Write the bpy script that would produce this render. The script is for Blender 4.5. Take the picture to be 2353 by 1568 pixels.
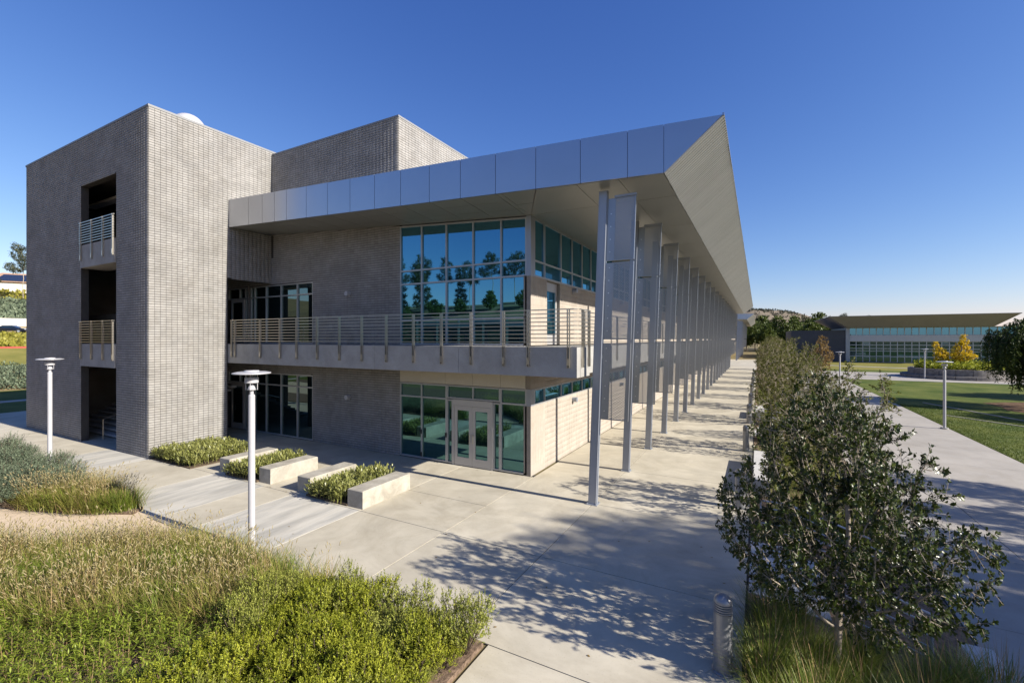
import bpy, math, random
import numpy as np
from mathutils import Vector, Matrix
R = math.radians
sc = bpy.context.scene
for o in list(bpy.data.objects): bpy.data.objects.remove(o)
COL = sc.collection
# ------------------------------------------------------------------ camera
CAM = (6.945, -14.1, 4.8)
cd = bpy.data.cameras.new("camera"); cam = bpy.data.objects.new("camera", cd); COL.objects.link(cam)
cam.location = CAM; cam.rotation_euler = (R(90), 0, R(28.6))
cd.sensor_width = 36; cd.lens = 36 * 1036 / 2352; cd.shift_y = -6 / 2352
cd.clip_start = .1; cd.clip_end = 9000
sc.camera = cam
# ------------------------------------------------------------------ light
SUN_EL, SUN_AZ = 29.3, 0.9          # azimuth measured from +X towards +Y
w = bpy.data.worlds.new("World"); sc.world = w; w.use_nodes = True
nt = w.node_tree; nt.nodes.clear()
sky = nt.nodes.new("ShaderNodeTexSky"); sky.sky_type = 'NISHITA'; sky.sun_disc = False
sky.sun_elevation = R(SUN_EL); sky.sun_rotation = R(90 - SUN_AZ)
sky.altitude = 100; sky.air_density = 1.0; sky.dust_density = 0.35; sky.ozone_density = 2.6
bg = nt.nodes.new("ShaderNodeBackground"); bg.inputs[1].default_value = 0.075
out = nt.nodes.new("ShaderNodeOutputWorld")
sx = nt.nodes.new('ShaderNodeSeparateXYZ'); cx = nt.nodes.new('ShaderNodeCombineXYZ'); nt.links.new(sky.outputs[0], sx.inputs[0])
for ch, (pw, kk) in enumerate(((1.394, .561), (1.164, .71), (.81, 1.556))):     # whole sky graded towards the deeper blue of the photograph
    a_ = nt.nodes.new('ShaderNodeMath'); a_.operation = 'POWER'; a_.inputs[1].default_value = pw; b_ = nt.nodes.new('ShaderNodeMath'); b_.operation = 'MULTIPLY'; b_.inputs[1].default_value = kk
    nt.links.new(sx.outputs[ch], a_.inputs[0]); nt.links.new(a_.outputs[0], b_.inputs[0]); nt.links.new(b_.outputs[0], cx.inputs[ch])
nt.links.new(cx.outputs[0], bg.inputs[0]); nt.links.new(bg.outputs[0], out.inputs[0])
sd = bpy.data.lights.new("sun", 'SUN'); sun = bpy.data.objects.new("sun", sd); COL.objects.link(sun)
sd.energy = 5.0; sd.angle = R(0.53); sd.color = (1, .93, .82)
dv = Vector((math.cos(R(SUN_EL)) * math.cos(R(SUN_AZ)), math.cos(R(SUN_EL)) * math.sin(R(SUN_AZ)), math.sin(R(SUN_EL))))
sun.rotation_euler = dv.to_track_quat('Z', 'Y').to_euler(); sun.location = (40, 0, 40)
vs = sc.view_settings; vs.view_transform = 'Standard'; vs.look = 'None'; vs.exposure = 0.9; vs.gamma = 1; vs.use_curve_mapping = False
sc.cycles.max_bounces = 8; sc.cycles.diffuse_bounces = 1; sc.cycles.transparent_max_bounces = 24
sc.cycles.sample_clamp_indirect = 6

# ------------------------------------------------------------------ mesh helpers
class MB:
    def __init__(s): s.v = []; s.f = []; s.m = []
    def face(s, pts, mi=0):
        n = len(s.v); s.v += [tuple(p) for p in pts]; s.f.append(tuple(range(n, n + len(pts)))); s.m.append(mi)
    def hexa(s, p, mi=0):      # p: 4 bottom ccw, 4 top ccw
        n = len(s.v); s.v += [tuple(q) for q in p]
        for f in ((3, 2, 1, 0), (4, 5, 6, 7), (0, 1, 5, 4), (1, 2, 6, 5), (2, 3, 7, 6), (3, 0, 4, 7)):
            s.f.append(tuple(n + i for i in f)); s.m.append(mi)
        return s
    def box(s, x0, x1, y0, y1, z0, z1, mi=0):
        return s.hexa([(x0, y0, z0), (x1, y0, z0), (x1, y1, z0), (x0, y1, z0), (x0, y0, z1), (x1, y0, z1), (x1, y1, z1), (x0, y1, z1)], mi)
    def bar(s, a, b, wx, wy, mi=0, up=(0, 0, 1)):  # rectangular bar from a to b
        a, b = Vector(a), Vector(b); d = (b - a).normalized(); u = Vector(up)
        if abs(d.dot(u)) > .99: u = Vector((1, 0, 0))
        p = d.cross(u).normalized(); q = p.cross(d).normalized(); p *= wx / 2; q *= wy / 2
        return s.hexa([a - p - q, a + p - q, a + p + q, a - p + q, b - p - q, b + p - q, b + p + q, b - p + q], mi)
    def tube(s, a, b, r0, r1=None, n=12, mi=0, caps=True):
        r1 = r0 if r1 is None else r1
        a, b = Vector(a), Vector(b); d = (b - a).normalized(); u = Vector((0, 0, 1)) if abs(d.z) < .9 else Vector((1, 0, 0))
        p = d.cross(u).normalized(); q = p.cross(d).normalized(); k = len(s.v)
        for c, r in ((a, r0), (b, r1)):
            for i in range(n):
                t = 2 * math.pi * i / n; s.v.append(tuple(c + p * (r * math.cos(t)) + q * (r * math.sin(t))))
        for i in range(n):
            j = (i + 1) % n; s.f.append((k + i, k + n + i, k + n + j, k + j)); s.m.append(mi)
        if caps:
            s.f.append(tuple(k + i for i in range(n))); s.m.append(mi)
            s.f.append(tuple(k + n + i for i in reversed(range(n)))); s.m.append(mi)
        return s
    def lathe(s, prof, c=(0, 0, 0), n=24, mi=0):
        k = len(s.v); m = len(prof)
        for r, z in prof:
            for i in range(n):
                t = 2 * math.pi * i / n; s.v.append((c[0] + r * math.cos(t), c[1] + r * math.sin(t), c[2] + z))
        for a in range(m - 1):
            for i in range(n):
                j = (i + 1) % n; s.f.append((k + a * n + i, k + a * n + j, k + (a + 1) * n + j, k + (a + 1) * n + i)); s.m.append(mi)
        return s
    def prism(s, poly, z0, z1, mi=0):
        n = len(poly); k = len(s.v)
        s.v += [(x, y, z0) for x, y in poly] + [(x, y, z1) for x, y in poly]
        s.f.append(tuple(k + i for i in reversed(range(n)))); s.m.append(mi)
        s.f.append(tuple(k + n + i for i in range(n))); s.m.append(mi)
        for i in range(n):
            j = (i + 1) % n; s.f.append((k + i, k + j, k + n + j, k + n + i)); s.m.append(mi)
        return s
    def mesh(s, name, smooth=False):
        me = bpy.data.meshes.new(name); me.from_pydata(s.v, [], s.f); me.update()
        if any(s.m): me.polygons.foreach_set('material_index', s.m)
        if smooth: me.polygons.foreach_set('use_smooth', [True] * len(me.polygons))
        return me

def np_mesh(name, v, tris=None, quads=None, smooth=False, mi=None):
    me = bpy.data.meshes.new(name); me.vertices.add(len(v)); me.vertices.foreach_set('co', np.asarray(v, np.float32).ravel())
    idx = []; tot = []
    if tris is not None and len(tris): idx.append(np.asarray(tris).ravel()); tot.append(np.full(len(tris), 3))
    if quads is not None and len(quads): idx.append(np.asarray(quads).ravel()); tot.append(np.full(len(quads), 4))
    idx = np.concatenate(idx).astype(np.int32); tot = np.concatenate(tot).astype(np.int32)
    me.loops.add(len(idx)); me.loops.foreach_set('vertex_index', idx)
    me.polygons.add(len(tot)); st = np.concatenate([[0], np.cumsum(tot)[:-1]]).astype(np.int32)
    me.polygons.foreach_set('loop_start', st); me.polygons.foreach_set('loop_total', tot)
    if smooth: me.polygons.foreach_set('use_smooth', np.ones(len(tot), bool))
    if mi is not None: me.polygons.foreach_set('material_index', np.asarray(mi, np.int32))
    me.update(calc_edges=True); return me

def obj(name, mesh, mats, parent=None, loc=None, label=None, cat=None, group=None, kind=None, rot=None, smooth=False):
    if isinstance(mesh, MB): mesh = mesh.mesh(name, smooth)
    o = bpy.data.objects.new(name, mesh); COL.objects.link(o)
    if mats is not None and mesh is not None and not mesh.materials:
        for m in (mats if isinstance(mats, (list, tuple)) else [mats]): mesh.materials.append(m)
    if parent is not None: o.parent = parent
    if loc is not None: o.location = loc
    if rot is not None: o.rotation_euler = rot
    return tag(o, label, cat, group, kind)
def tag(o, label=None, cat=None, group=None, kind=None):
    if label: o['label'] = label
    if cat: o['category'] = cat
    if group: o['group'] = group
    if kind: o['kind'] = kind
    return o
def thing(name, label, cat, loc=(0, 0, 0), rot=0, group=None, scale=1):
    o = bpy.data.objects.new(name, None); COL.objects.link(o); o.location = loc; o.rotation_euler = (0, 0, rot); o.empty_display_size = .3
    o.scale = (scale,) * 3 if not isinstance(scale, tuple) else scale
    return tag(o, label, cat, group)
def copy_tree(o, parent=None):
    c = o.copy(); COL.objects.link(c); c.parent = parent
    for ch in list(o.children): copy_tree(ch, c)
    return c

# ------------------------------------------------------------------ materials
def mat(name, col, rough=.7, metal=0., spec=.4, var=.15, scale=3., detail=4, bump=0., bscale=60., tint=0., col2=None, stretch=None, coat=0., lo=.35, hi=.65, stain=0.):
    m = bpy.data.materials.new(name); m.use_nodes = True; n = m.node_tree.nodes; l = m.node_tree.links
    b = n['Principled BSDF']; b.inputs['Roughness'].default_value = rough; b.inputs['Metallic'].default_value = metal
    b.inputs['Specular IOR Level'].default_value = spec
    if coat: b.inputs['Coat Weight'].default_value = coat
    g = n.new('ShaderNodeNewGeometry'); vec = g.outputs['Position']
    if stretch:
        mp = n.new('ShaderNodeMapping'); mp.inputs['Scale'].default_value = stretch; l.new(vec, mp.inputs[0]); vec = mp.outputs[0]
    t = n.new('ShaderNodeTexNoise'); t.inputs['Scale'].default_value = scale; t.inputs['Detail'].default_value = detail; t.inputs['Roughness'].default_value = .6
    l.new(vec, t.inputs['Vector'])
    cr = n.new('ShaderNodeValToRGB'); l.new(t.outputs[0], cr.inputs[0])
    c2 = col2 if col2 else tuple(min(1, c * (1 + var)) for c in col)
    c1 = col if col2 else tuple(c * (1 - var) for c in col)
    cr.color_ramp.elements[0].position = lo; cr.color_ramp.elements[1].position = hi
    cr.color_ramp.elements[0].color = (*c1, 1); cr.color_ramp.elements[1].color = (*c2, 1)
    outc = cr.outputs[0]
    if stain:                                   # blotches, drips and foot wear
        t3 = n.new('ShaderNodeTexNoise'); t3.inputs['Scale'].default_value = scale * .55; t3.inputs['Detail'].default_value = 9; t3.inputs['Roughness'].default_value = .72; t3.inputs['Distortion'].default_value = 1.6
        l.new(vec, t3.inputs['Vector']); c3 = n.new('ShaderNodeValToRGB'); l.new(t3.outputs[0], c3.inputs[0]); c3.color_ramp.elements[0].position = .36; c3.color_ramp.elements[1].position = .56
        k3 = 1 - stain; c3.color_ramp.elements[0].color = (k3, k3 * .985, k3 * .96, 1); c3.color_ramp.elements[1].color = (1, 1, 1, 1)
        t4 = n.new('ShaderNodeTexNoise'); t4.inputs['Scale'].default_value = 38; t4.inputs['Detail'].default_value = 2; l.new(vec, t4.inputs['Vector'])
        c4 = n.new('ShaderNodeValToRGB'); l.new(t4.outputs[0], c4.inputs[0]); c4.color_ramp.elements[0].position = .27; c4.color_ramp.elements[1].position = .34; c4.color_ramp.elements[0].color = (.72, .7, .66, 1)
        for cc in (c3, c4):
            m3 = n.new('ShaderNodeMix'); m3.data_type = 'RGBA'; m3.blend_type = 'MULTIPLY'; m3.inputs[0].default_value = 1; l.new(outc, m3.inputs[6]); l.new(cc.outputs[0], m3.inputs[7]); outc = m3.outputs[2]
    if tint:
        oi = n.new('ShaderNodeObjectInfo'); ad = n.new('ShaderNodeMath'); ad.operation = 'ADD'; fr = n.new('ShaderNodeMath'); fr.operation = 'FRACT'
        l.new(g.outputs['Random Per Island'], ad.inputs[0]); l.new(oi.outputs['Random'], ad.inputs[1]); l.new(ad.outputs[0], fr.inputs[0])
        mr = n.new('ShaderNodeMapRange'); mr.inputs[3].default_value = 1 - tint; mr.inputs[4].default_value = 1 + tint; l.new(fr.outputs[0], mr.inputs[0])
        mx = n.new('ShaderNodeVectorMath'); mx.operation = 'SCALE'; l.new(outc, mx.inputs[0]); l.new(mr.outputs[0], mx.inputs['Scale']); outc = mx.outputs[0]
    l.new(outc, b.inputs['Base Color'])
    if bump:
        t2 = n.new('ShaderNodeTexNoise'); t2.inputs['Scale'].default_value = bscale; t2.inputs['Detail'].default_value = 5; l.new(vec, t2.inputs['Vector'])
        bp = n.new('ShaderNodeBump'); bp.inputs['Strength'].default_value = bump; bp.inputs['Distance'].default_value = .02
        l.new(t2.outputs[0], bp.inputs['Height']); l.new(bp.outputs[0], b.inputs['Normal'])
    return m

def leaf_mat(name, c1, c2, rough=.5, spec=.3, trans=.3, clump=1.2, tc=None):
    m = bpy.data.materials.new(name); m.use_nodes = True; n = m.node_tree.nodes; l = m.node_tree.links
    b = n['Principled BSDF']; b.inputs['Roughness'].default_value = rough; b.inputs['Specular IOR Level'].default_value = spec
    g = n.new('ShaderNodeNewGeometry'); t = n.new('ShaderNodeTexNoise'); t.inputs['Scale'].default_value = clump; t.inputs['Detail'].default_value = 3
    l.new(g.outputs['Position'], t.inputs['Vector'])
    ad = n.new('ShaderNodeMath'); ad.operation = 'MULTIPLY_ADD'; ad.inputs[1].default_value = .55
    l.new(g.outputs['Random Per Island'], ad.inputs[0])
    ml = n.new('ShaderNodeMath'); ml.operation = 'MULTIPLY_ADD'; ml.inputs[1].default_value = 1.2; ml.inputs[2].default_value = -.35
    l.new(t.outputs[0], ml.inputs[0]); l.new(ml.outputs[0], ad.inputs[2])
    cr = n.new('ShaderNodeValToRGB'); l.new(ad.outputs[0], cr.inputs[0])
    cr.color_ramp.elements[0].color = (*c1, 1); cr.color_ramp.elements[1].color = (*c2, 1)
    cr.color_ramp.elements[0].position = .1; cr.color_ramp.elements[1].position = .9
    l.new(cr.outputs[0], b.inputs['Base Color'])
    tr = n.new('ShaderNodeBsdfTranslucent'); mx = n.new('ShaderNodeMixShader'); mx.inputs[0].default_value = trans
    if tc:
        mc = n.new('ShaderNodeMix'); mc.data_type = 'RGBA'; mc.blend_type = 'MULTIPLY'; mc.inputs[0].default_value = 1
        l.new(cr.outputs[0], mc.inputs[6]); mc.inputs[7].default_value = (*tc, 1); l.new(mc.outputs[2], tr.inputs[0])
    else: l.new(cr.outputs[0], tr.inputs[0])
    l.new(b.outputs[0], mx.inputs[1]); l.new(tr.outputs[0], mx.inputs[2]); l.new(mx.outputs[0], n['Material Output'].inputs[0])
    return m

def glass_mat(name, body, tint, fac):
    m = bpy.data.materials.new(name); m.use_nodes = True; n = m.node_tree.nodes; l = m.node_tree.links; n.remove(n['Principled BSDF'])
    d = n.new('ShaderNodeBsdfDiffuse'); d.inputs[0].default_value = (*body, 1)
    g = n.new('ShaderNodeBsdfGlossy'); g.inputs[0].default_value = (*tint, 1); g.inputs['Roughness'].default_value = 0.0
    fr = n.new('ShaderNodeFresnel'); fr.inputs[0].default_value = 1.5
    mr = n.new('ShaderNodeMapRange'); mr.inputs[1].default_value = .04; mr.inputs[2].default_value = 1; mr.inputs[3].default_value = fac; mr.inputs[4].default_value = 1
    mx = n.new('ShaderNodeMixShader'); l.new(fr.outputs[0], mr.inputs[0]); l.new(mr.outputs[0], mx.inputs[0])
    l.new(d.outputs[0], mx.inputs[1]); l.new(g.outputs[0], mx.inputs[2]); l.new(mx.outputs[0], n['Material Output'].inputs[0])
    return m

def perf_mat(name, col):
    # perforated sheet metal: staggered round holes, 28 mm at 40 mm pitch, cut out with transparency in the sheet's own object space
    m = bpy.data.materials.new(name); m.use_nodes = True; n = m.node_tree.nodes; l = m.node_tree.links
    b = n['Principled BSDF']; b.inputs['Base Color'].default_value = (*col, 1); b.inputs['Metallic'].default_value = .75; b.inputs['Roughness'].default_value = .38
    tc = n.new('ShaderNodeTexCoord'); sp = n.new('ShaderNodeSeparateXYZ'); l.new(tc.outputs['Object'], sp.inputs[0])
    P = .042
    def M(op, a, b_=None, c=None):
        k = n.new('ShaderNodeMath'); k.operation = op
        for i, q in enumerate((a, b_, c)):
            if q is None: continue
            if isinstance(q, (int, float)): k.inputs[i].default_value = q
            else: l.new(q, k.inputs[i])
        return k.outputs[0]
    zr = M('DIVIDE', sp.outputs[2], P * .866); row = M('FLOOR', zr); odd = M('FLOORED_MODULO', row, 2.)
    xs = M('ADD', M('DIVIDE', sp.outputs[0], P), M('MULTIPLY', odd, .5))
    fx = M('SUBTRACT', M('FRACT', xs), .5); fz = M('MULTIPLY', M('SUBTRACT', M('FRACT', zr), .5), .866)
    d = M('SQRT', M('ADD', M('MULTIPLY', fx, fx), M('MULTIPLY', fz, fz)))
    hole = M('LESS_THAN', d, .29)
    t = n.new('ShaderNodeBsdfTransparent'); mx = n.new('ShaderNodeMixShader'); l.new(hole, mx.inputs[0]); l.new(b.outputs[0], mx.inputs[1]); l.new(t.outputs[0], mx.inputs[2])
    l.new(mx.outputs[0], n['Material Output'].inputs[0]); return m

M_block = mat('grey_block', (.285, .277, .264), .9, spec=.15, var=.10, stain=.09, scale=1.1, tint=.075, bump=.35, bscale=45)
M_tan = mat('tan_block', (.365, .325, .28), .9, spec=.15, var=.06, scale=1.5, tint=.03, stain=.06, bump=.2, bscale=60)
M_mortar = mat('mortar', (.06, .058, .056), .95, spec=.1, var=.1)
M_mortar_t = mat('tan_mortar', (.29, .255, .215), .95, spec=.1, var=.1)
M_conc = mat('cast_concrete', (.33, .325, .31), .85, spec=.25, stain=.12, var=.1, scale=1.3, detail=6, bump=.08, bscale=30)
M_bench = mat('bench_concrete', (.38, .355, .30), .85, spec=.2, stain=.18, var=.14, scale=2.6, detail=7, bump=.12, bscale=40)
M_white = mat('white_concrete', (.50, .49, .47), .8, spec=.25, var=.06, scale=3, detail=6, bump=.08)
M_pave = mat('paving_concrete', (.475, .435, .345), .8, spec=.25, var=.10, scale=.75, detail=8, tint=.05, stain=.16, bump=.06, bscale=25)
M_pave2 = mat('brushed_concrete', (.37, .36, .325), .8, spec=.25, stain=.08, scale=1.3, detail=8, col2=(.53, .505, .44), stretch=(2.2, .35, 1), bump=.05, lo=.38, hi=.6)
M_path = mat('path_concrete', (.36, .335, .295), .8, spec=.25, stain=.1, var=.07, scale=.7, detail=6, tint=.03, bump=.05)
M_gap = mat('joint_filler', (.045, .042, .038), .95, var=.2)
M_fascia = mat('aluminium_panel', (.47, .49, .54), .30, metal=.92, spec=.5, var=.02, scale=.5, tint=.02)
M_soffit = mat('soffit_panel', (.29, .29, .265), .42, metal=.35, spec=.5, var=.02, scale=.4, tint=.02)
M_clad = mat('ribbed_cladding', (.40, .41, .405), .45, metal=.35, spec=.4, var=.04, scale=.6, tint=.07)
M_steel = mat('silver_paint', (.32, .345, .39), .34, metal=.35, spec=.5, var=.03, scale=1.)
M_flange = mat('grey_steel', (.33, .35, .38), .36, metal=.7, spec=.5, var=.03)
M_perf = perf_mat('perforated_metal', (.36, .38, .41))
M_bolt = mat('bolt_steel', (.7, .7, .7), .3, metal=.8)
M_frame = mat('window_frame', (.40, .41, .42), .4, metal=.45, spec=.5, var=.02)
M_door = mat('door_frame', (.46, .45, .44), .42, metal=.4, var=.02)
M_rail = mat('brushed_stainless', (.52, .49, .43), .28, metal=.9, var=.03)
M_glass = glass_mat('coated_glass', (.005, .014, .014), (.27, .72, 1.0), .36)
M_glass_gf = glass_mat('entrance_glass', (.005, .016, .016), (.36, .80, .86), .22)  # copy of the coated glass, its reflections dimmed in the material itself
M_glass_d = glass_mat('shaded_glass', (.008, .014, .014), (.6, .85, .88), .16)
M_glass_far = glass_mat('green_glass', (.008, .022, .024), (.45, .80, .95), .15)
M_spandrel = mat('spandrel_panel', (.50, .46, .38), .5, metal=.1, var=.03)
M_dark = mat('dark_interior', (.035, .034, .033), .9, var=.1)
M_lamp = mat('white_lamp_paint', (.41, .41, .43), .35, spec=.5, var=.02)
M_lens = mat('clear_lens', (.6, .62, .58), .15, spec=.5, var=.02)
M_bollard = mat('bollard_paint', (.27, .275, .285), .33, metal=.35, spec=.5, var=.03)
M_black = mat('black_rubber', (.03, .03, .03), .6, var=.1)
M_soil = mat('garden_soil', (.10, .075, .052), .95, spec=.1, var=.35, scale=9, bump=.8, bscale=14)
M_mulch = mat('bark_mulch', (.17, .12, .085), .95, spec=.1, var=.4, scale=14, bump=.8, bscale=25)
M_dg = mat('decomposed_granite', (.56, .45, .32), .95, spec=.1, var=.08, scale=6, bump=.3, bscale=50)
M_ground = mat('dry_ground', (.13, .115, .055), .95, spec=.1, scale=.25, detail=8, col2=(.25, .19, .10), bump=.5, bscale=3)
M_lawn = mat('lawn_turf', (.055, .085, .014), .9, spec=.12, scale=.35, detail=9, col2=(.135, .15, .035), bump=1., bscale=18)
M_lawnY = mat('dry_turf', (.15, .15, .035), .9, spec=.12, scale=.3, detail=9, col2=(.24, .21, .06), bump=.8, bscale=12)
M_hill = mat('dry_hill', (.13, .11, .085), .95, spec=.05, scale=.008, detail=10, col2=(.24, .20, .15), bump=0)
M_asph = mat('asphalt', (.055, .055, .057), .9, var=.15)
M_red = mat('red_kerb', (.42, .06, .05), .7)
M_stucco = mat('white_stucco', (.62, .58, .50), .9, var=.06)
M_tile = mat('roof_tile', (.36, .23, .15), .85, var=.15, scale=2)
M_pv = mat('solar_panel', (.02, .03, .06), .2, spec=.6)
M_bark = mat('brown_bark', (.13, .10, .075), .9, spec=.1, var=.3, scale=18, bump=.5, bscale=60)
M_barkL = mat('pale_bark', (.34, .29, .23), .85, spec=.1, var=.25, scale=12, bump=.4, bscale=50)
M_car = mat('dark_car_paint', (.012, .014, .02), .22, metal=.3, spec=.6, coat=.8, var=.05)
M_stone = mat('planter_stone', (.20, .185, .17), .9, spec=.15, var=.25, scale=2.5, detail=7, bump=.3)
L_hero = leaf_mat('glossy_leaf', (.014, .029, .006), (.068, .092, .016), .35, .36, .18, 1.5)
L_row = leaf_mat('olive_leaf', (.045, .062, .010), (.165, .17, .035), .55, .2, .36, 1.2)
L_euc = leaf_mat('eucalyptus_leaf', (.03, .042, .016), (.10, .11, .045), .5, .3, .2, .5)
L_green = leaf_mat('bright_leaf', (.035, .06, .010), (.12, .15, .03), .5, .3, .25, .4)
L_pepper = leaf_mat('pepper_leaf', (.022, .042, .010), (.09, .13, .025), .5, .3, .25, .8)
L_yellow = leaf_mat('yellow_leaf', (.55, .34, .008), (.80, .60, .03), .5, .3, .3, 1.)
L_brown = leaf_mat('autumn_leaf', (.15, .09, .03), (.28, .19, .06), .5, .3, .3, 1.)
L_coyote = leaf_mat('shrub_leaf', (.09, .13, .007), (.46, .47, .05), .5, .22, .3, 5.0)
L_coyote2 = leaf_mat('shrub_leaf_dull', (.09, .125, .012), (.45, .46, .10), .55, .22, .3, 5.0)
L_bed = leaf_mat('variegated_leaf', (.12, .14, .025), (.36, .36, .12), .38, .4, .22, 3.)
L_blue = leaf_mat('blue_green_leaf', (.07, .10, .06), (.21, .25, .16), .6, .2, .2, 2.)
L_grass = leaf_mat('grass_blade', (.11, .13, .018), (.36, .34, .08), .5, .25, .3, 1.0)
L_grassG = leaf_mat('green_blade', (.07, .11, .012), (.25, .30, .045), .45, .3, .3, 1.4)
L_plume = leaf_mat('grass_plume', (.33, .27, .12), (.56, .48, .27), .8, .1, .35, 1.5)
L_dry = leaf_mat('dry_stem', (.24, .15, .07), (.45, .32, .17), .8, .1, .2, 2.)
L_peren = leaf_mat('perennial_leaf', (.08, .125, .010), (.33, .39, .05), .45, .3, .3, 2.2)
L_ivy = leaf_mat('ivy_leaf', (.13, .13, .02), (.34, .31, .05), .5, .25, .25, .5)

# ------------------------------------------------------------------ projection (only to rank blocks by size)
_c, _s = math.cos(R(28.6)), math.sin(R(28.6))
def px(p):
    x, y = p[0] - CAM[0], p[1] - CAM[1]; d = -_s * x + _c * y
    if d < .5: return None
    return (1225 + 1079 * (_c * x + _s * y) / d, 810 - 1079 * (p[2] - CAM[2]) / d)

# ------------------------------------------------------------------ block walls
BLOCKS = []     # (axis, fixed, sign, u0, u1, z0, z1, wall, tan)
def rects(u0, u1, z0, z1, holes):
    us = sorted({u0, u1, *[h for H in holes for h in H[:2] if u0 < h < u1]}); zs = sorted({z0, z1, *[h for H in holes for h in H[2:] if z0 < h < z1]})
    out = []
    for a, b in zip(us, us[1:]):
        run = None
        for c, d in zip(zs, zs[1:]):
            um, zm = (a + b) / 2, (c + d) / 2
            if any(H[0] < um < H[1] and H[2] < zm < H[3] for H in holes): 
                if run: out.append(run); run = None
            else: run = (a, b, run[2], d) if run else (a, b, c, d)
        if run: out.append(run)
    return out
def wall(name, axis, fixed, sign, u0, u1, z0, z1, holes, tan, parent, bw, bh, thick=.28, vis=True, blocks=True, bu0=None):
    mb = MB()
    for a, b, c, d in rects(u0, u1, z0, z1, holes):
        f0, f1 = sorted((fixed, fixed - sign * thick))
        if axis == 'x': mb.box(f0, f1, a, b, c, d)
        else: mb.box(a, b, f0, f1, c, d)
    o = obj(name, mb, (M_mortar_t if tan else M_mortar) if blocks else (M_tan if tan else M_block), parent)
    if blocks:
        J = .003 if tan else .011; JZ = .003 if tan else .016
        nz = int(round((z1 - z0) / bh)); U = u0 if bu0 is None else bu0; nu = int(math.ceil((u1 - U) / bw - 1e-6))
        for k in range(nz):
            for i in range(nu):
                a, b = U + i * bw + J / 2, min(U + (i + 1) * bw, u1) - J / 2; c, d = z0 + k * bh + JZ / 2, min(z0 + (k + 1) * bh, z1) - JZ / 2
                ok = True
                for H in holes:
                    if a < H[1] and b > H[0] and c < H[3] and d > H[2]:
                        ou = (min(b, H[1]) - max(a, H[0])) / (b - a); oz = (min(d, H[3]) - max(c, H[2])) / (d - c)
                        if ou > .97:
                            if oz > .75: ok = False; break
                            if d > H[3]: c = H[3]
                            else: d = H[2]
                        else:
                            if ou > .8 : ok = False; break
                            if b > H[1]: a = H[1]
                            else: b = H[0]
                if ok and b - a > .02 and d - c > .02: BLOCKS.append((axis, fixed, sign, a, b, c, d, o, tan, vis))
    return o

def frame_window(axis, fixed, us, zs, parent, mull=.06, depth=.12, glass=None, name='window', topf=None, skip=(), tilt=.0022, proud=0.0, frame=None, sgn=-1):
    """grid of mullions with panes; us/zs are the mullion centre lines; topf(u) overrides the head height"""
    rng = random.Random(int(abs(us[0] * 100) + zs[0] * 1000)); fr = MB(); h = mull / 2
    f0, f1 = (fixed - proud, fixed + depth) if axis == 'y' else (fixed - depth, fixed + proud)
    def B(a, b, c, d, c2=None, d2=None):
        c2 = c if c2 is None else c2; d2 = d if d2 is None else d2   # z at a side / z at b side
        if axis == 'y': fr.hexa([(a, f0, c), (b, f0, c2), (b, f1, c2), (a, f1, c), (a, f0, d), (b, f0, d2), (b, f1, d2), (a, f1, d)])
        else: fr.hexa([(f0, a, c), (f1, a, c), (f1, b, c2), (f0, b, c2), (f0, a, d), (f1, a, d), (f1, b, d2), (f0, b, d2)])
    T = topf or (lambda u: zs[-1])
    for u in us: B(u - h, u + h, zs[0] - h, T(u - h) + h, None, T(u + h) + h)
    for a, b in zip(us, us[1:]):
        for z in zs[:-1]: B(a + h, b - h, z - h, z + h)
        B(a + h, b - h, T(a + h) - h, T(a + h) + h, T(b - h) - h, T(b - h) + h)
    o = obj(name, fr, frame or M_frame, parent)
    g = fixed + depth * .55 if axis == 'y' else fixed - depth * .55
    for i, (a, b) in enumerate(zip(us, us[1:])):
        for j, (c, d) in enumerate(zip(zs, zs[1:])):
            if (i, j) in skip: continue
            um, zm = (a + b) / 2, (c + d) / 2; hu = (b - a) / 2 - h + .005
            lo = c + h - .005 - zm; hi = d - h + .005 - zm; hia = hib = hi
            if j == len(zs) - 2 and topf: hia = T(a + h) - h + .005 - zm; hib = T(b - h) - h + .005 - zm
            m = MB(); e = .006
            if axis == 'y': m.hexa([(-hu, -e, lo), (hu, -e, lo), (hu, e, lo), (-hu, e, lo), (-hu, -e, hia), (hu, -e, hib), (hu, e, hib), (-hu, e, hia)])
            else: m.hexa([(-e, -hu, lo), (e, -hu, lo), (e, hu, lo), (-e, hu, lo), (-e, -hu, hia), (e, -hu, hia), (e, hu, hib), (-e, hu, hib)])
            p = obj('pane', m, glass or M_glass, o, (um, g, zm) if axis == 'y' else (g, um, zm))
            t1, t2 = rng.gauss(0, tilt), rng.gauss(0, tilt * .6)
            p.rotation_euler = (t2, 0, t1) if axis == 'y' else (0, t2, t1)
    return o

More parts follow.
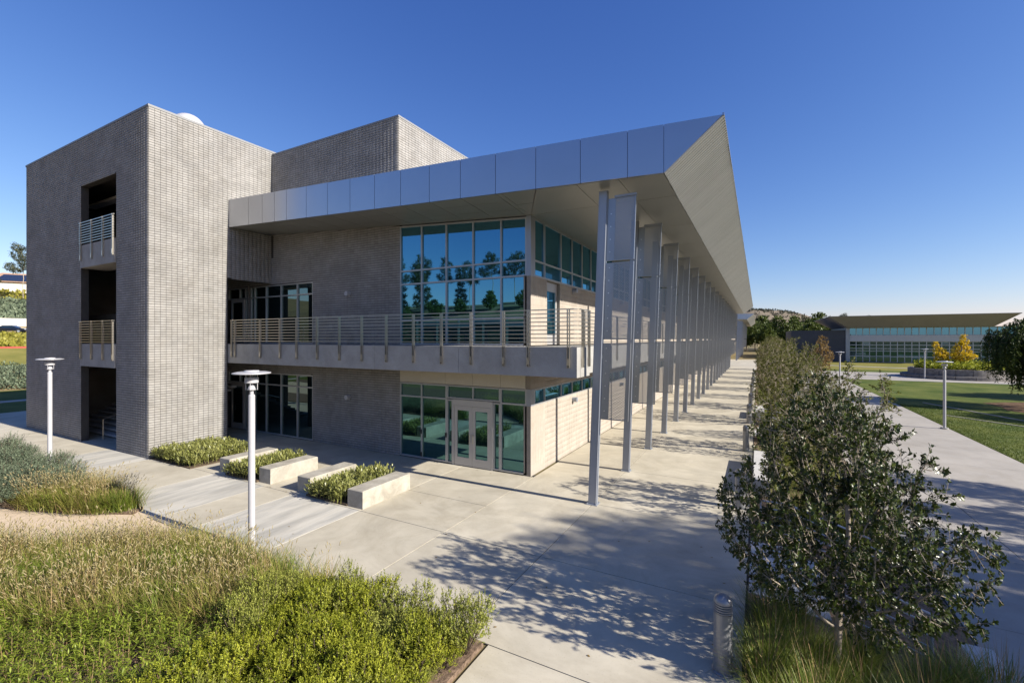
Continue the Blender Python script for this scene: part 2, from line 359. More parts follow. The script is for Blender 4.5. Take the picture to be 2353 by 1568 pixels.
# ==================================================================  TERRAIN
def interp(x, pts):
    if x <= pts[0][0]: return pts[0][1]
    for (a, b), (c, d) in zip(pts, pts[1:]):
        if x <= c: return b + (d - b) * (x - a) / (c - a)
    return pts[-1][1]
LEFT = [(-400, 40), (-260, 30), (-181, 18.2), (-150, 13.5), (-125, 8.0), (-121.5, 5.86), (-110, 5.8), (-73, 3.6), (-54, 0), (-45, -.03)]
BACK = [(-300, 16), (-80, 12.5), (-60, 11.5), (-48, 9.6), (-38, 3.0), (-33, -.03)]
def tz(x, y):
    z = -.03
    if x < -45: z = interp(x, LEFT)
    if y < -33: z = max(z, interp(y, BACK) * min(1, max(0, (30 - x) / 25)))
    if x > 6.8: z = min(z, interp(x, [(6.8, -.05), (9.9, -.55), (10.3, -.68)])) if y > -33 else z
    return z
xs = [-3000, -1200, -600, -400, -300, -260, -220, -200, -181, -165, -150, -137, -125, -121.5, -110, -100, -90, -82, -73, -66, -60, -54, -45, -36, -25, -12, 0, 6.79, 7.6, 8.6, 9.9, 10.3, 17, 30, 60, 120, 250, 600, 1200, 3000]
ys = [-3000, -1000, -300, -150, -110, -80, -70, -60, -54, -48, -43, -38, -33, -20, -8, 10, 40, 80, 120, 200, 400, 900, 1800, 4000]
mb = MB()
idx = {}
for i, x in enumerate(xs):
    for j, y in enumerate(ys): idx[i, j] = len(mb.v); mb.v.append((x, y, tz(x, y)))
for i in range(len(xs) - 1):
    for j in range(len(ys) - 1): mb.f.append((idx[i, j], idx[i + 1, j], idx[i + 1, j + 1], idx[i, j + 1])); mb.m.append(0)
obj('ground', mb, M_ground, kind='structure')

# plaza of separate concrete slabs on a dark bed
plaza = obj('plaza', MB().box(-36, 6.78, -8.05, 0.3, -.3, -.012).box(.3, 6.78, .3, 104, -.3, -.012).box(3.22, 6.78, -20, -8.05, -.3, -.012).box(-36, -28.2, .3, 14, -.3, -.012).box(-28.2, -14.7, .3, 5.5, -.3, -.012), M_gap, kind='structure')
g = .008
def slab(x0, x1, y0, y1, m, par, z=0., th=.1):
    b_ = .0015    # eased edges
    mb = MB().box(x0 + g, x1 - g, y0 + g, y1 - g, z - th, z - b_)
    mb.hexa([(x0 + g, y0 + g, z - b_), (x1 - g, y0 + g, z - b_), (x1 - g, y1 - g, z - b_), (x0 + g, y1 - g, z - b_), (x0 + g + b_, y0 + g + b_, z), (x1 - g - b_, y0 + g + b_, z), (x1 - g - b_, y1 - g - b_, z), (x0 + g + b_, y1 - g - b_, z)])
    obj('paving_slab', mb, m, par)
XF = [-36, -32.3, -28.6, -25, -21.4, -17.8, -14.4, -10.1, -7.2, -5.7, -2.85, .09, 2.72, 6.75]
for a, b in zip(XF, XF[1:]):
    slab(a, b, -8.05, -5.06, M_pave2 if (a, b) in ((-5.7, -2.85), (-10.1, -7.2), (-17.8, -14.4)) else M_pave, plaza)
    if a >= .09: slab(a, b, -5.06, -1.42, M_pave, plaza)
    else: slab(a, b, -5.06, -3.07, M_pave, plaza); slab(a, b, -3.07, .02, M_pave, plaza)
for k in range(28):
    y0, y1 = -1.42 + 3.76 * k, -1.42 + 3.76 * (k + 1)
    if k == 0: slab(.09, 2.72, y0, y1, M_pave, plaza)
    else: slab(.02, 2.72, y0, y1, M_pave, plaza)
    slab(2.72, 6.75, y0, y1, M_pave, plaza)
for y0, y1 in ((-11.3, -8.05), (-14.6, -11.3), (-18, -14.6)): slab(3.22, 6.75, y0, y1, M_pave, plaza)
for x0, x1 in ((-36, -32.3), (-32.3, -28.4)):
    for y0, y1 in ((.02, 4), (4, 8), (8, 12)): slab(x0, x1, y0, y1, M_pave, plaza)
slab(-27.9, -14.6, .02, 5.4, M_pave, plaza)

# lower path, lawn, paths
path = obj('path', MB().box(10.3, 17.02, -40, 62, -.9, -.592), M_gap, kind='structure')
for k in range(24):
    y0 = -24 + 3.6 * k
    slab(10.33, 12.6, y0, y0 + 3.6, M_path, path, -.58); slab(12.6, 17.0, y0, y0 + 3.6, M_path, path, -.58)
mb = MB()
n = 40
obj('lawn', MB().box(17.04, 130, -40, 61, -1, -.60).box(17.04, 130, 78, 130, -1, -.60).box(-20, 17.04, 106, 130, -1, -.62), M_lawn, kind='structure')
obj('dry_lawn', MB().box(17.2, 90, 84, 116, -.62, -.592), M_lawnY, kind='structure')
obj('court', MB().box(10.3, 130, 61.02, 77.98, -.9, -.575), M_path, kind='structure')
mbp = MB(); mbp.hexa([(14, 99, -.6), (60, 80.5, -.6), (60, 82.3, -.6), (14, 101, -.6), (14, 99, -.58), (60, 80.5, -.58), (60, 82.3, -.58), (14, 101, -.58)])
obj('lawn_path', mbp, M_path, kind='structure')
# bare soil patch under the pepper trees (irregular outline)
poly = []
rng = random.Random(5)
for i in range(26):
    t = 2 * math.pi * i / 26; r = 1 + .14 * math.sin(3 * t + 1) + .10 * rng.uniform(-1, 1)
    poly.append((30.5 + 7.6 * r * math.cos(t), 32 + 8.0 * r * math.sin(t)))
obj('bare_soil', MB().prism(poly, -.62, -.588), mat('red_brown_soil', (.12, .075, .045), .95, spec=.1, var=.35, scale=1.6, detail=8, bump=.8, bscale=10), kind='structure')
mb = MB()
mb.bar((19.2, 36, -.585), (23.6, 24.6, -.585), .16, .05); mb.bar((18.6, 28.4, -.585), (22.6, 23.6, -.585), .12, .05)
obj('mowing_strip', mb, M_path, kind='structure')
# planting strips and beds
obj('planting_strip', MB().hexa([(6.78, -30, -.5), (10.28, -30, -1), (10.28, 100, -1), (6.78, 100, -.5), (6.78, -30, -.02), (10.28, -30, -.56), (10.28, 100, -.56), (6.78, 100, -.02)]), M_mulch, kind='structure')
bed = [(3.16, -8.1), (3.16, -20), (-40, -20), (-40, -19), (-13.5, -12.8), (-10, -11.55), (-7.2, -10.45), (-5.6, -9.4), (-5.0, -8.75), (-4.7, -8.1)]
obj('planting_bed', MB().prism(bed[::-1], -.2, .05), M_mulch, kind='structure')
bed2 = [(-8.3, -7.9), (-8.0, -8.25), (-9.4, -8.95), (-11.4, -9.7), (-14, -10.1), (-40, -12.4), (-40, -8.1)]
obj('planting_bed', MB().prism(bed2, -.2, .06), M_mulch, kind='structure')
dg = [(-4.75, -8.07), (-5.05, -8.75), (-5.65, -9.4), (-7.25, -10.45), (-10.05, -11.55), (-13.5, -12.78), (-40, -18.98), (-40, -12.42), (-14, -10.12), (-11.4, -9.72), (-9.4, -8.97), (-8.02, -8.25), (-8.28, -8.07)]
obj('gravel_path', MB().prism(dg[::-1], -.2, .012), M_dg, kind='structure')
# edging strip of brick between bed and plaza
mbk = []
edge = MB().box(-.17, .17, -.05, .05, -.08, .03)
edm = edge.mesh('edging_brick')
kerb = obj('kerb_strip', MB().box(-7.5, 3.0, -8.165, -8.055, -.2, -.02), M_gap, kind='structure')
for i in range(29):
    obj('edging_brick', edm, M_stone, kerb, (-7.3 + .36 * i, -8.11, 0))
# left background ground: grass in shade, light path strip, lawn, kerb, road
obj('side_lawn', MB().box(-56, -36.05, -30, 60, -.3, .0), M_lawn, kind='structure')
obj('side_path', MB().hexa([(-44.2, -30, -.1), (-42.8, -30, -.1), (-42.8, 60, -.1), (-44.2, 60, -.1), (-44.2, -30, .02), (-42.8, -30, .02), (-42.8, 60, .02), (-44.2, 60, .02)]), M_path, kind='structure')
obj('slope_lawn', MB().hexa([(-73, -30, 3.4), (-63, -30, 1.6), (-63, 60, 1.6), (-73, 60, 3.4), (-73, -30, 3.66), (-63, -30, 1.78), (-63, 60, 1.78), (-73, 60, 3.66)]), M_lawnY, kind='structure')
obj('kerb', MB().box(-73.5, -73.05, -30, 60, 3.3, 3.85), M_red, kind='structure')
obj('road', MB().hexa([(-121, -40, 5.5), (-111, -40, 5.5), (-111, 90, 5.5), (-121, 90, 5.5), (-121, -40, 5.93), (-111, -40, 5.88), (-111, 90, 5.88), (-121, 90, 5.93)]), M_asph, kind='structure')
# hills far away
def hill(name, cx, cy, L, W, H, seed, m, rot=0.):
    rng = np.random.default_rng(seed); n, k = 60, 24; v = []; ph = rng.uniform(0, 6.28, 12)
    for i in range(n + 1):
        for j in range(k + 1):
            u, t = i / n * 2 - 1, j / k * 2 - 1
            h = max(0, 1 - u * u) ** .8 * max(0, 1 - t * t) ** .9
            nz = .4 * sum(math.sin((3 + 2 * q) * u * 2.1 + ph[q]) * math.cos((2 + q) * t * 2.3 + ph[q + 6]) / (2 + q) for q in range(6))
            x, y = u * L, t * W; v.append((cx + x * math.cos(rot) - y * math.sin(rot), cy + x * math.sin(rot) + y * math.cos(rot), -2 + H * h * (1 + .22 * nz)))
    q = [(a * (k + 1) + b, (a + 1) * (k + 1) + b, (a + 1) * (k + 1) + b + 1, a * (k + 1) + b + 1) for a in range(n) for b in range(k)]
    return obj(name, np_mesh(name, v, quads=q, smooth=True), m, kind='structure')
hill('hills', -60, 1500, 300, 300, 100, 3, M_hill)
hill('hills', 215, 1750, 190, 220, 55, 8, M_hill)

# ==================================================================  MAIN BUILDING
B = thing('academic_building', 'grey block building with stair tower and long pointed silver roof over a colonnade', 'building')
H1, SB, H2 = 4.56, 3.70, 4.56
bw, bh = .2032, .1016
# --- stair tower
TX0, TX1, TY0, TY1, TZ = -28.0, -14.5, -5.2, 5.6, 139 * bh
wall('tower_wall', 'x', TX1, 1, TY0, .0, 0, TZ, [(-2.14, 1, 0, 7.57)], False, B, bw, bh)
wall('tower_wall', 'x', TX1, 1, .0, TY1, 9.9, TZ, [], False, B, bw, bh, blocks=False)
wall('tower_wall', 'y', TY0, -1, TX0, TX1 - .28, 0, TZ, [(-20.93, -17.3, 0, 117.5 * bh)], False, B, bw, bh, bu0=TX0 + .02)
mb = MB().box(TX1 - .28, TX1 - .001, TY0 + .006, TY0 + .006 + .02, 0, TZ)
wall('tower_wall', 'x', TX0, -1, TY0 + .28, TY1, 0, TZ, [], False, B, bw, bh, blocks=False)
wall('tower_wall', 'y', TY1, 1, TX0 + .28, TX1 - .28, 0, TZ, [], False, B, bw, bh, blocks=False)
# corner column of blocks on the -Y face of the +X wall
for k in range(139): BLOCKS.append(('y', TY0, -1, TX1 - .277, TX1 - .012, k * bh + .004, (k + 1) * bh - .004, B.children[0], False, True))
obj('tower_roof', MB().box(TX0 + .28, TX1 - .28, TY0 + .28, TY1 - .28, TZ - .6, TZ - .3), M_conc, B)
cp = MB(); e = .03
cp.box(TX0 - e, TX1 + e, TY0 - e, TY0 + .3, TZ, TZ + .09); cp.box(TX1 - .3, TX1 + e, TY0 + .3, TY1, TZ, TZ + .09); cp.box(TX0 - e, TX0 + .3, TY0 + .3, TY1, TZ, TZ + .09); cp.box(TX0 + .3, TX1 - .3, TY1 - .3, TY1, TZ, TZ + .09)
M_coping = mat('coping_metal', (.21, .215, .22), .6, metal=.1, var=.03)
obj('coping', cp, M_coping, B)
obj('roof_dome', MB().lathe([(.72 * math.cos(t), .72 * math.sin(t)) for t in [R(a) for a in range(-40, 91, 10)]], (-16.5, -2.8, 14.58), 32), M_lamp, B, smooth=True)
# tower inside: floors, stairs, back walls
for zt in (4.57, 9.15):
    obj('tower_floor', MB().box(TX0 + .29, TX1 - .29, TY0 + .9, TY1 - .29, zt - .3, zt - .01), M_conc, B)
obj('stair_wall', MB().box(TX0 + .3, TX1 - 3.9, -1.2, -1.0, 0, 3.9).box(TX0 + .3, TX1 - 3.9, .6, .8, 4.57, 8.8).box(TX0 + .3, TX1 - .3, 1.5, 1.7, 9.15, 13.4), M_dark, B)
st = obj('staircase', MB().box(-25.5, -17.5, -4.3, -4.29, .0, .01), M_conc, B)
for k in range(20):
    obj('stair_tread', MB().box(-25.5, -17.5, -4.2 + .3 * k, -3.86 + .3 * k, .165 * (k + 1) - .10, .165 * (k + 1)), M_white, st)
obj('stair_rail', MB().tube((-20.6, -4.5, 0), (-20.6, -4.5, .95), .025).tube((-20.6, -4.5, .95), (-20.6, -3.6, 1.25), .025), M_rail, B)
obj('landing_wall', MB().box(-26, -17.35, -3.3, -3.15, 4.57, 6.1), M_conc, B)
obj('ceiling_light', MB().box(-24.4, -18.6, -3.9, -3.5, 11.75, 11.87).box(-24.4, -18.6, -2.4, -2.0, 11.75, 11.87), M_white, B)
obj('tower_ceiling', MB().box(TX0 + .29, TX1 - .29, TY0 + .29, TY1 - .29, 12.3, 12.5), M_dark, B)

def post(x, y, par, ax='y', z0=3.98, z1=5.6, side=-1):
    mb = MB()
    for dx in (-.032, .032):
        if ax == 'y': mb.box(x + dx - .009, x + dx + .009, y - .03, y + .03, z0, z1)
        else: mb.box(x - .03, x + .03, y + dx - .009, y + dx + .009, z0, z1)
    br = mb
    zb = z0 + .06
    if ax == 'y':
        br.box(x - .022, x + .022, y - .04, y + .05 , zb, zb + .2); br.tube((x - .05, y - .005, zb + .05), (x + .05, y - .005, zb + .05), .014, n=8); br.tube((x - .05, y - .005, zb + .15), (x + .05, y - .005, zb + .15), .014, n=8)
    else:
        br.box(x - .05, x + .04, y - .022, y + .022, zb, zb + .2); br.tube((x + .005, y - .05, zb + .05), (x + .005, y + .05, zb + .05), .014, n=8); br.tube((x + .005, y - .05, zb + .15), (x + .005, y + .05, zb + .15), .014, n=8)
    return obj('railing_post', mb, M_rail, par)
def rails(pts, zt, par, n=9, gap=.117):
    for k in range(n):
        mb = MB(); z = zt - k * gap
        for a, b in zip(pts, pts[1:]):
            if k == 0: mb.bar((*a, z), (*b, z), .045, .028)
            else: mb.bar((*a, z), (*b, z), .014, .026)
        obj('rail', mb, M_rail, par)
# tower openings: slab edges with railings
for zt, zb in ((4.57, 3.54), (9.15, 8.1)):
    tb = obj('landing_slab', MB().box(-20.9, -17.33, TY0 - .05, TY0 + .95, zb, zt), M_conc, B)
    pz = zt + 1.04
    for x in (-20.72, -19.55, -18.4, -17.45): post(x, TY0 - .085, tb, 'y', zb + .32, pz)
    rails([(-20.9, TY0 - .085), (-17.32, TY0 - .085)], pz - .02, tb)
# --- balcony
balc = obj('balcony', MB().box(-17.9, -.002, -2.08, -.002, SB + .3, H1 - .02).box(-.002, 2.15, -1.8, 70, SB + .3, H1 - .02), M_conc, B)
bx = [-17.9, -12.58, -8.97, -5.27, -1.56, 2.49]
for a, b in zip(bx, bx[1:]):
    obj('slab_edge', MB().box(a + .004, b - .004, -2.12, -1.85, SB, H1), M_conc, balc)
obj('slab_edge', MB().box(2.22, 2.49, -1.845, -1.05, SB, H1), M_conc, balc)
for k in range(19):
    y0 = -1.04 + 3.76 * k
    obj('slab_edge', MB().box(1.9, 2.17, y0 + .004, y0 + 3.752, SB, H1), M_conc, balc)
for a, b in ((-17.9, -14.2), (-14.2, -9.1), (-9.1, -4), (-4, 1.88)):
    obj('balcony_soffit', MB().box(a + .003, b - .003, -1.84, -.03, SB + .02, SB + .29), M_conc, balc)
PX = [-14.12, -13.86, -12.0, -10.64, -9.57, -8.32, -7.06, -5.87, -4.66, -3.41, -2.22, -1.05, .14, .98, 2.25]
for x in PX: post(x, -2.16, balc, z1=5.65)
for y in (-1.75, -1.2): post(2.53, y, balc, 'x', z1=5.65)
for k in range(38):
    post(2.21, -.75 + 1.88 * k, balc, 'x', z1=5.65)
ring = [(2.33 + .2 * math.sin(t), -1.96 - .2 * math.cos(t)) for t in [R(a) for a in (0, 22, 45, 68, 90)]]
rails([(-14.2, -2.16)] + ring + [(2.53, -1.12)], 5.64, balc)
rails([(2.21, -.95), (2.21, 69)], 5.64, balc)
# --- facade wall on Y=0
strip = [(-16.3, -11.38, 0, 3.1), (-16.3, -11.38, 4.57, 7.5), (-18.3, -16.5, 0, 3.1), (-18.3, -16.5, 4.57, 7.5)]
glz = [(-6.0, -.2, 0, 3.8), (-6.0, -.2, 4.57, 9.6)]
wall('facade_wall', 'y', 0, -1, -18.6, -.2, 0, 87 * bh, strip + glz, False, B, bw, bh)
# top piece below the sloping soffit
mb = MB()
mb.hexa([(-14.5, 0, 87 * bh), (-6.0, 0, 87 * bh), (-6.0, .28, 87 * bh), (-14.5, .28, 87 * bh), (-14.5, 0, 9.99), (-6.0, 0, 9.48), (-6.0, .28, 9.48), (-14.5, .28, 9.99)])
fwt = obj('facade_wall', mb, M_mortar, B)
nb = int((14.5 - 6.0) / bw)
for k in range(11):
    for i in range(nb + 1):
        a, b = -18.6 + (i + 20) * bw + .0055, min(-18.6 + (i + 21) * bw, -6.0) - .0055
        if a < -14.5: continue
        c = (87 + k) * bh + .008; zmax = 9.98 + (b + 14.5) * (9.47 - 9.98) / 8.5
        if b - a < .03 or c > zmax - .02: continue
        BLOCKS.append(('y', 0, -1, a, b, c, min(c + bh - .016, zmax), fwt, False, True))
# glazed entrance block, upper and lower
SOF = lambda u: 9.07 - .061 * (u + .19)
us = [-5.98, -4.87, -3.65, -2.41, -1.20, -.19]
frame_window('y', .0, us, [4.60, 5.55, 7.02, 7.56, 9.1], B, topf=lambda u: SOF(u) - .03)
ugf = [-5.98, -4.87, -3.65, -3.38, -1.50, -1.20, -.19]
frame_window('y', .0, [-5.98, -4.87, -3.65], [.06, 2.48, 3.0], B, glass=M_glass_gf)
frame_window('y', .0, [-1.20, -.19], [.06, 2.48, 3.0], B, glass=M_glass_gf)
# over-door lights and side lights beside the double door
frame_window('y', .0, [-3.59, -2.41, -1.26], [2.54, 3.0], B, mull=.055, glass=M_glass_gf)
frame_window('y', .0, [-3.59, -3.36], [.06, 2.45], B, mull=.055, glass=M_glass_gf)
frame_window('y', .0, [-1.50, -1.26], [.06, 2.45], B, mull=.055, glass=M_glass_gf)
df = MB().box(-3.33, -3.25, -.03, .12, .0, 2.5).box(-1.61, -1.53, -.03, .12, .0, 2.5).box(-3.25, -1.61, -.03, .12, 2.27, 2.5)
obj('door_frame', df, M_door, B)
for s in (0, 1):
    x0, x1 = (-3.24, -2.435) if s == 0 else (-2.425, -1.62)
    d = obj('door', MB().box(x0, x0 + .14, -.02, .03, .02, 2.26).box(x1 - .14, x1, -.02, .03, .02, 2.26).box(x0 + .14, x1 - .14, -.02, .03, 2.1, 2.26).box(x0 + .14, x1 - .14, -.02, .03, .02, .33), M_door, B)
    obj('pane', MB().box(x0 + .135, x1 - .135, .0, .012, .325, 2.105), M_glass_gf, d)
    hx = x1 - .07 if s == 0 else x0 + .07
    obj('handle', MB().tube((hx, -.02, .92), (hx, -.09, .92), .012, n=8).tube((hx, -.02, 1.22), (hx, -.09, 1.22), .012, n=8).tube((hx, -.09, .9), (hx, -.09, 1.24), .014, n=8), M_rail, d)
for x, z in ((-4.87, 1.02), (-3.65, 1.0), (-4.87, .12)): obj('card_reader', MB().box(x - .035, x + .035, -.035, -.001, z, z + .17), M_black, B)
for a, b in zip(us, us[1:]):
    obj('spandrel_panel', MB().box(a + .004, b - .004, -.025, .05, 3.05, 3.75), M_spandrel, B)
# strips in the shaded corner
for z0, z1, tr in ((.05, 3.06, 2.5), (4.6, 7.46, 6.92)):
    frame_window('y', .02, [-16.27, -15.95, -14.98, -13.79, -12.55, -11.42], [z0, tr, z1], B, glass=M_glass_d)
    frame_window('y', .02, [-18.27, -17.25, -16.75, -16.52], [tr, z1], B, glass=M_glass_d, mull=.07)
    frame_window('y', .02, [-16.75, -16.52], [z0, tr - .04], B, glass=M_glass_d, mull=.07)
    d = obj('door', MB().box(-17.95, -17.83, -.01, .05, z0, tr - .04).box(-16.93, -16.81, -.01, .05, z0, tr - .04).box(-17.83, -16.93, -.01, .05, tr - .2, tr - .04).box(-17.83, -16.93, -.01, .05, z0, z0 + .3), M_door, B)
    obj('pane', MB().box(-17.835, -16.925, .01, .025, z0 + .29, tr - .19), M_glass_d, d)
    obj('handle', MB().tube((-17.75, -.06, z0 + .9), (-17.75, -.06, z0 + 1.25), .014, n=8), M_rail, d)
# wall lights
def wl(loc, ax, par):
    mb = MB(); x, y, z = loc
    d = (0, -.2, 0) if ax == 'y' else (.2, 0, 0)
    mb.tube(loc, (x + d[0], y + d[1], z), .1, n=20)
    o = obj('wall_light', mb, M_lamp if ax == 'y' else M_steel, par)
    obj('mount', MB().tube(loc, (x + d[0] * .35, y + d[1] * .35, z), .055, n=12).box(x - .02, x + .02, y - .02, y + .02, z - .14, z), M_steel, o)
wl((-8.94, -.01, 6.79), 'y', B); wl((-8.94, -.01, 2.23), 'y', B)
for k in range(6):
    wl((.01, 4.05 + 7.52 * k, 6.85), 'x', B); wl((.01, 4.05 + 7.52 * k, 2.22), 'x', B)
# --- colonnade wall on X=0
cw, ch = .2032, .2032
YE = 70.
NB = 26.0
wall('colonnade_wall', 'x', 0, 1, 0.0, NB, 0, 12 * ch, [], True, B, cw, ch)
wall('colonnade_wall', 'x', 0, 1, 0.0, NB, 3.03, 3.03 + 4 * ch, [], True, B, cw, ch)
wall('colonnade_wall', 'x', 0, 1, 0.0, NB, 4.57, 4.57 + 12 * ch, [(1.38, 2.62, 4.5, 6.98)], True, B, cw, ch)
for z0, z1 in ((0, 12 * ch), (3.03, 3.03 + 4 * ch), (4.57, 4.57 + 12 * ch)):
    wall('colonnade_wall', 'x', 0, 1, NB, YE, z0, z1, [], True, B, cw, ch, blocks=False)
# return pillar facing the plaza
for z0, n in ((0, 12), (3.03, 4), (4.57, 12)):
    pw = obj('pillar', MB().box(-.19, -.28 + .28 - .001, .004, .2, z0, z0 + n * ch), M_mortar_t, B)
    for k in range(n): BLOCKS.append(('y', .004, -1, -.19, -.004, z0 + k * ch + .004, z0 + (k + 1) * ch - .004, pw, True, True))
ym = [.33 + 1.235 * k for k in range(0, 57)]
ym[1] = 1.2
for k in range(8):
    seg = ym[k * 7:k * 7 + 8]
    frame_window('x', .0, seg, [7.04, 7.58, 9.06], B, mull=.06, depth=.12)
    frame_window('x', .0, seg, [2.47, 2.99], B, mull=.06, depth=.12)
obj('corner_post', MB().box(-.19 + .03, .012, -.012, .30, 7.0, 9.12).box(-.16, .012, -.012, .30, 2.445, 3.03), M_steel, B)
dr = obj('door', MB().box(-.2, -.12, 1.4, 1.5, 4.58, 6.97).box(-.2, -.12, 2.46, 2.6, 4.58, 6.97).box(-.2, -.12, 1.5, 2.46, 6.62, 6.97).box(-.2, -.12, 1.5, 2.46, 4.58, 4.95), M_door, B)
obj('pane', MB().box(-.17, -.155, 1.495, 2.465, 4.945, 6.625), M_glass, dr)
# inner backing so that nothing is hollow
obj('rear_wall', MB().box(-27.7, -.6, YE - .3, YE, 0, 9).box(-28, -27.7, 5.7, YE, 0, 9.6), M_block, B)
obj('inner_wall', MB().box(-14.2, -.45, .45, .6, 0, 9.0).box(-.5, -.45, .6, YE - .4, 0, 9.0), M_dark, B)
# --- penthouse
PZ = 9.9 + 40 * bh
wall('penthouse_wall', 'y', 0.02, -1, -14.5, -6.1 - .28, 9.93, PZ, [], False, B, bw, bh)
wall('penthouse_wall', 'x', -6.1, 1, 0.02, 14, 9.93, PZ, [], False, B, bw, bh)
for k in range(40): BLOCKS.append(('y', .02, -1, -6.1 - .276, -6.1 - .012, 9.93 + k * bh + .004, 9.93 + (k + 1) * bh - .004, [c for c in B.children if c.name.startswith('penthouse_wall')][0], False, True))
obj('penthouse_wall', MB().box(-14.5, -6.38, 13.7, 14, 9.5, PZ).box(-14.5, -14.2, 5.7, 13.7, 9.5, PZ).box(-14.2, -6.4, .35, 13.7, PZ - .4, PZ - .2), M_block, B)
obj('coping', MB().box(-14.46, -6.07, -.01, .32, PZ, PZ + .08).box(-6.4, -6.07, .32, 14, PZ, PZ + .08), M_coping, B)
# --- main roof: fascia panels, ribbed raking edge, soffit panels
FY = -2.1
zb = lambda x: 9.05 - .0462 * (x - 4.83)
ztp = lambda x: 10.22 - .0476 * (x - 6.22)
fx = [-14.48, -12.95, -11.95, -11.1, -10.3, -9.05, -7.8, -6.55, -5.29, -4.04, -2.77, -1.5, -.18, 1.2, 2.58, 3.9, 4.83]
for a, b in zip(fx, fx[1:]):
    a2, b2 = a + .008, b - .008
    obj('fascia_panel', MB().hexa([(a2, FY, zb(a2)), (b2, FY, zb(b2)), (b2, FY + .04, zb(b2)), (a2, FY + .04, zb(a2)), (a2, FY, ztp(a2)), (b2, FY, ztp(b2)), (b2, FY + .04, ztp(b2)), (a2, FY + .04, ztp(a2))]), M_fascia, B)
m = MB(); P = [(4.838, zb(4.838)), (6.205, 10.215), (4.838, ztp(4.838))]
m.v += [(x, FY, z) for x, z in P] + [(x, FY + .04, z) for x, z in P]; m.f += [(0, 1, 2), (5, 4, 3), (0, 3, 4, 1), (1, 4, 5, 2), (2, 5, 3, 0)]; m.m += [0] * 5
obj('fascia_panel', m, M_fascia, B)
RY = 72.
# ribbed cladding on the raking +X edge, each panel 0.92 m with 6 ribs; panel mesh shared
pa, pb = Vector((4.83, 0, 9.05)), Vector((6.22, 0, 10.22)); nrm = Vector((pb.z - pa.z, 0, -(pb.x - pa.x))).normalized()
PWD = .915
m = MB(); k = 6; pts = []
for i in range(k):
    s0 = PWD * i / k
    for off, dep in ((.004, 0), (.02, .03), (.10, .03), (.116, 0)): pts.append((s0 + off, dep))
for (s0, d0), (s1, d1) in zip(pts, pts[1:]):
    a0, a1 = pa + nrm * d0, pa + nrm * d1; b0, b1 = pb + nrm * d0, pb + nrm * d1
    m.face([(a0.x, s0, a0.z), (b0.x, s0, b0.z), (b1.x, s1, b1.z), (a1.x, s1, a1.z)])
clad = m.mesh('cladding_panel')
y = FY; rr = random.Random(2)
while y < RY - .5:
    o = obj('cladding_panel', clad, M_clad, B, (rr.uniform(-.004, .004), y + .001, 0)); y += PWD
obj('roof_body', MB().hexa([(-14.48, FY + .05, 9.96), (4.80, FY + .05, 9.08), (4.80, RY, 9.08), (-14.48, RY, 9.96), (-14.48, FY + .05, 11.18), (6.15, FY + .05, 10.2), (6.15, RY, 10.2), (-14.48, RY, 11.18)])
    .box(-28, -14.6, 5.7, RY, 9.6, 11.3), M_fascia, B)
obj('roof_edge', MB().hexa([(6.19, FY - .01, 10.2), (6.235, FY - .01, 10.19), (6.235, RY, 10.19), (6.19, RY, 10.2), (6.19, FY - .01, 10.26), (6.235, FY - .01, 10.255), (6.235, RY, 10.255), (6.19, RY, 10.26)]), M_fascia, B)
# soffit panels: front strip (hip from wall corner), then the colonnade
def sofz(x, y): 
    if y <= 0 and x <= 1.2 * -y / 2.1 + 1e-6:
        t = (-y) / 2.1; z0 = 9.09 - .061 * x if x < 0 else 9.09; return z0 + t * (zb(x) - z0)
    return 9.10 + (9.05 - 9.10) * x / 4.83 + (0.14 * max(0, -y / 2.1) * max(0, 1 - x / 4.83))
SBK = MB()
def spanel(pts):
    m = MB(); c = (sum(p[0] for p in pts) / len(pts), sum(p[1] for p in pts) / len(pts))
    q = []
    for x, y in pts:
        L = math.hypot(x - c[0], y - c[1]); kx = 1 - .012 / L; q.append((c[0] + (x - c[0]) * kx, c[1] + (y - c[1]) * kx))
    n = len(q)
    m.v += [(x, y, sofz(x, y)) for x, y in q] + [(x, y, sofz(x, y) + .03) for x, y in q]
    m.f.append(tuple(reversed(range(n)))); m.f.append(tuple(range(n, 2 * n))); m.m += [0, 0]
    for i in range(n): m.f.append((i, (i + 1) % n, n + (i + 1) % n, n + i)); m.m.append(0)
    obj('soffit_panel', m, M_soffit, B)
    n0 = len(SBK.v); SBK.v += [(x, y, sofz(x, y) + .02) for x, y in pts]; SBK.f.append(tuple(n0 + i for i in reversed(range(len(pts))))); SBK.m.append(0)
fx2 = [x for x in fx if x < .0] + [0.0]
for a, b in zip(fx2, fx2[1:]):
    for y0, y1 in ((FY + .045, -1.4), (-1.4, -.7), (-.7, 0.0)):
        spanel([(a, y0), (b, y0), (b, y1), (a, y1)])
hx = lambda y: 1.2 * (-y) / 2.1
for y0, y1 in ((FY + .045, -1.05), (-1.05, -.02)):
    spanel([(0, y0), (hx(y0), y0), (hx(y1), y1), (0, y1)])
xcol = [0, 1.22, 2.44, 3.64, 4.83]
spanel([(hx(FY), FY + .045), (2.44, FY + .045), (2.44, -.02), (.012, -.02)])
for a, b in ((2.44, 3.64), (3.64, 4.82)): spanel([(a, FY + .045), (b, FY + .045), (b, -.02), (a, -.02)])
yy = -.02; kk = 0
while yy < RY:
    y1 = min(yy + 3.76, RY)
    for a, b in zip(xcol, xcol[1:]): spanel([(a, yy), (min(b, 4.82), yy), (min(b, 4.82), y1), (a, y1)])
    yy = y1
obj('soffit_joint', SBK, M_spandrel, B)
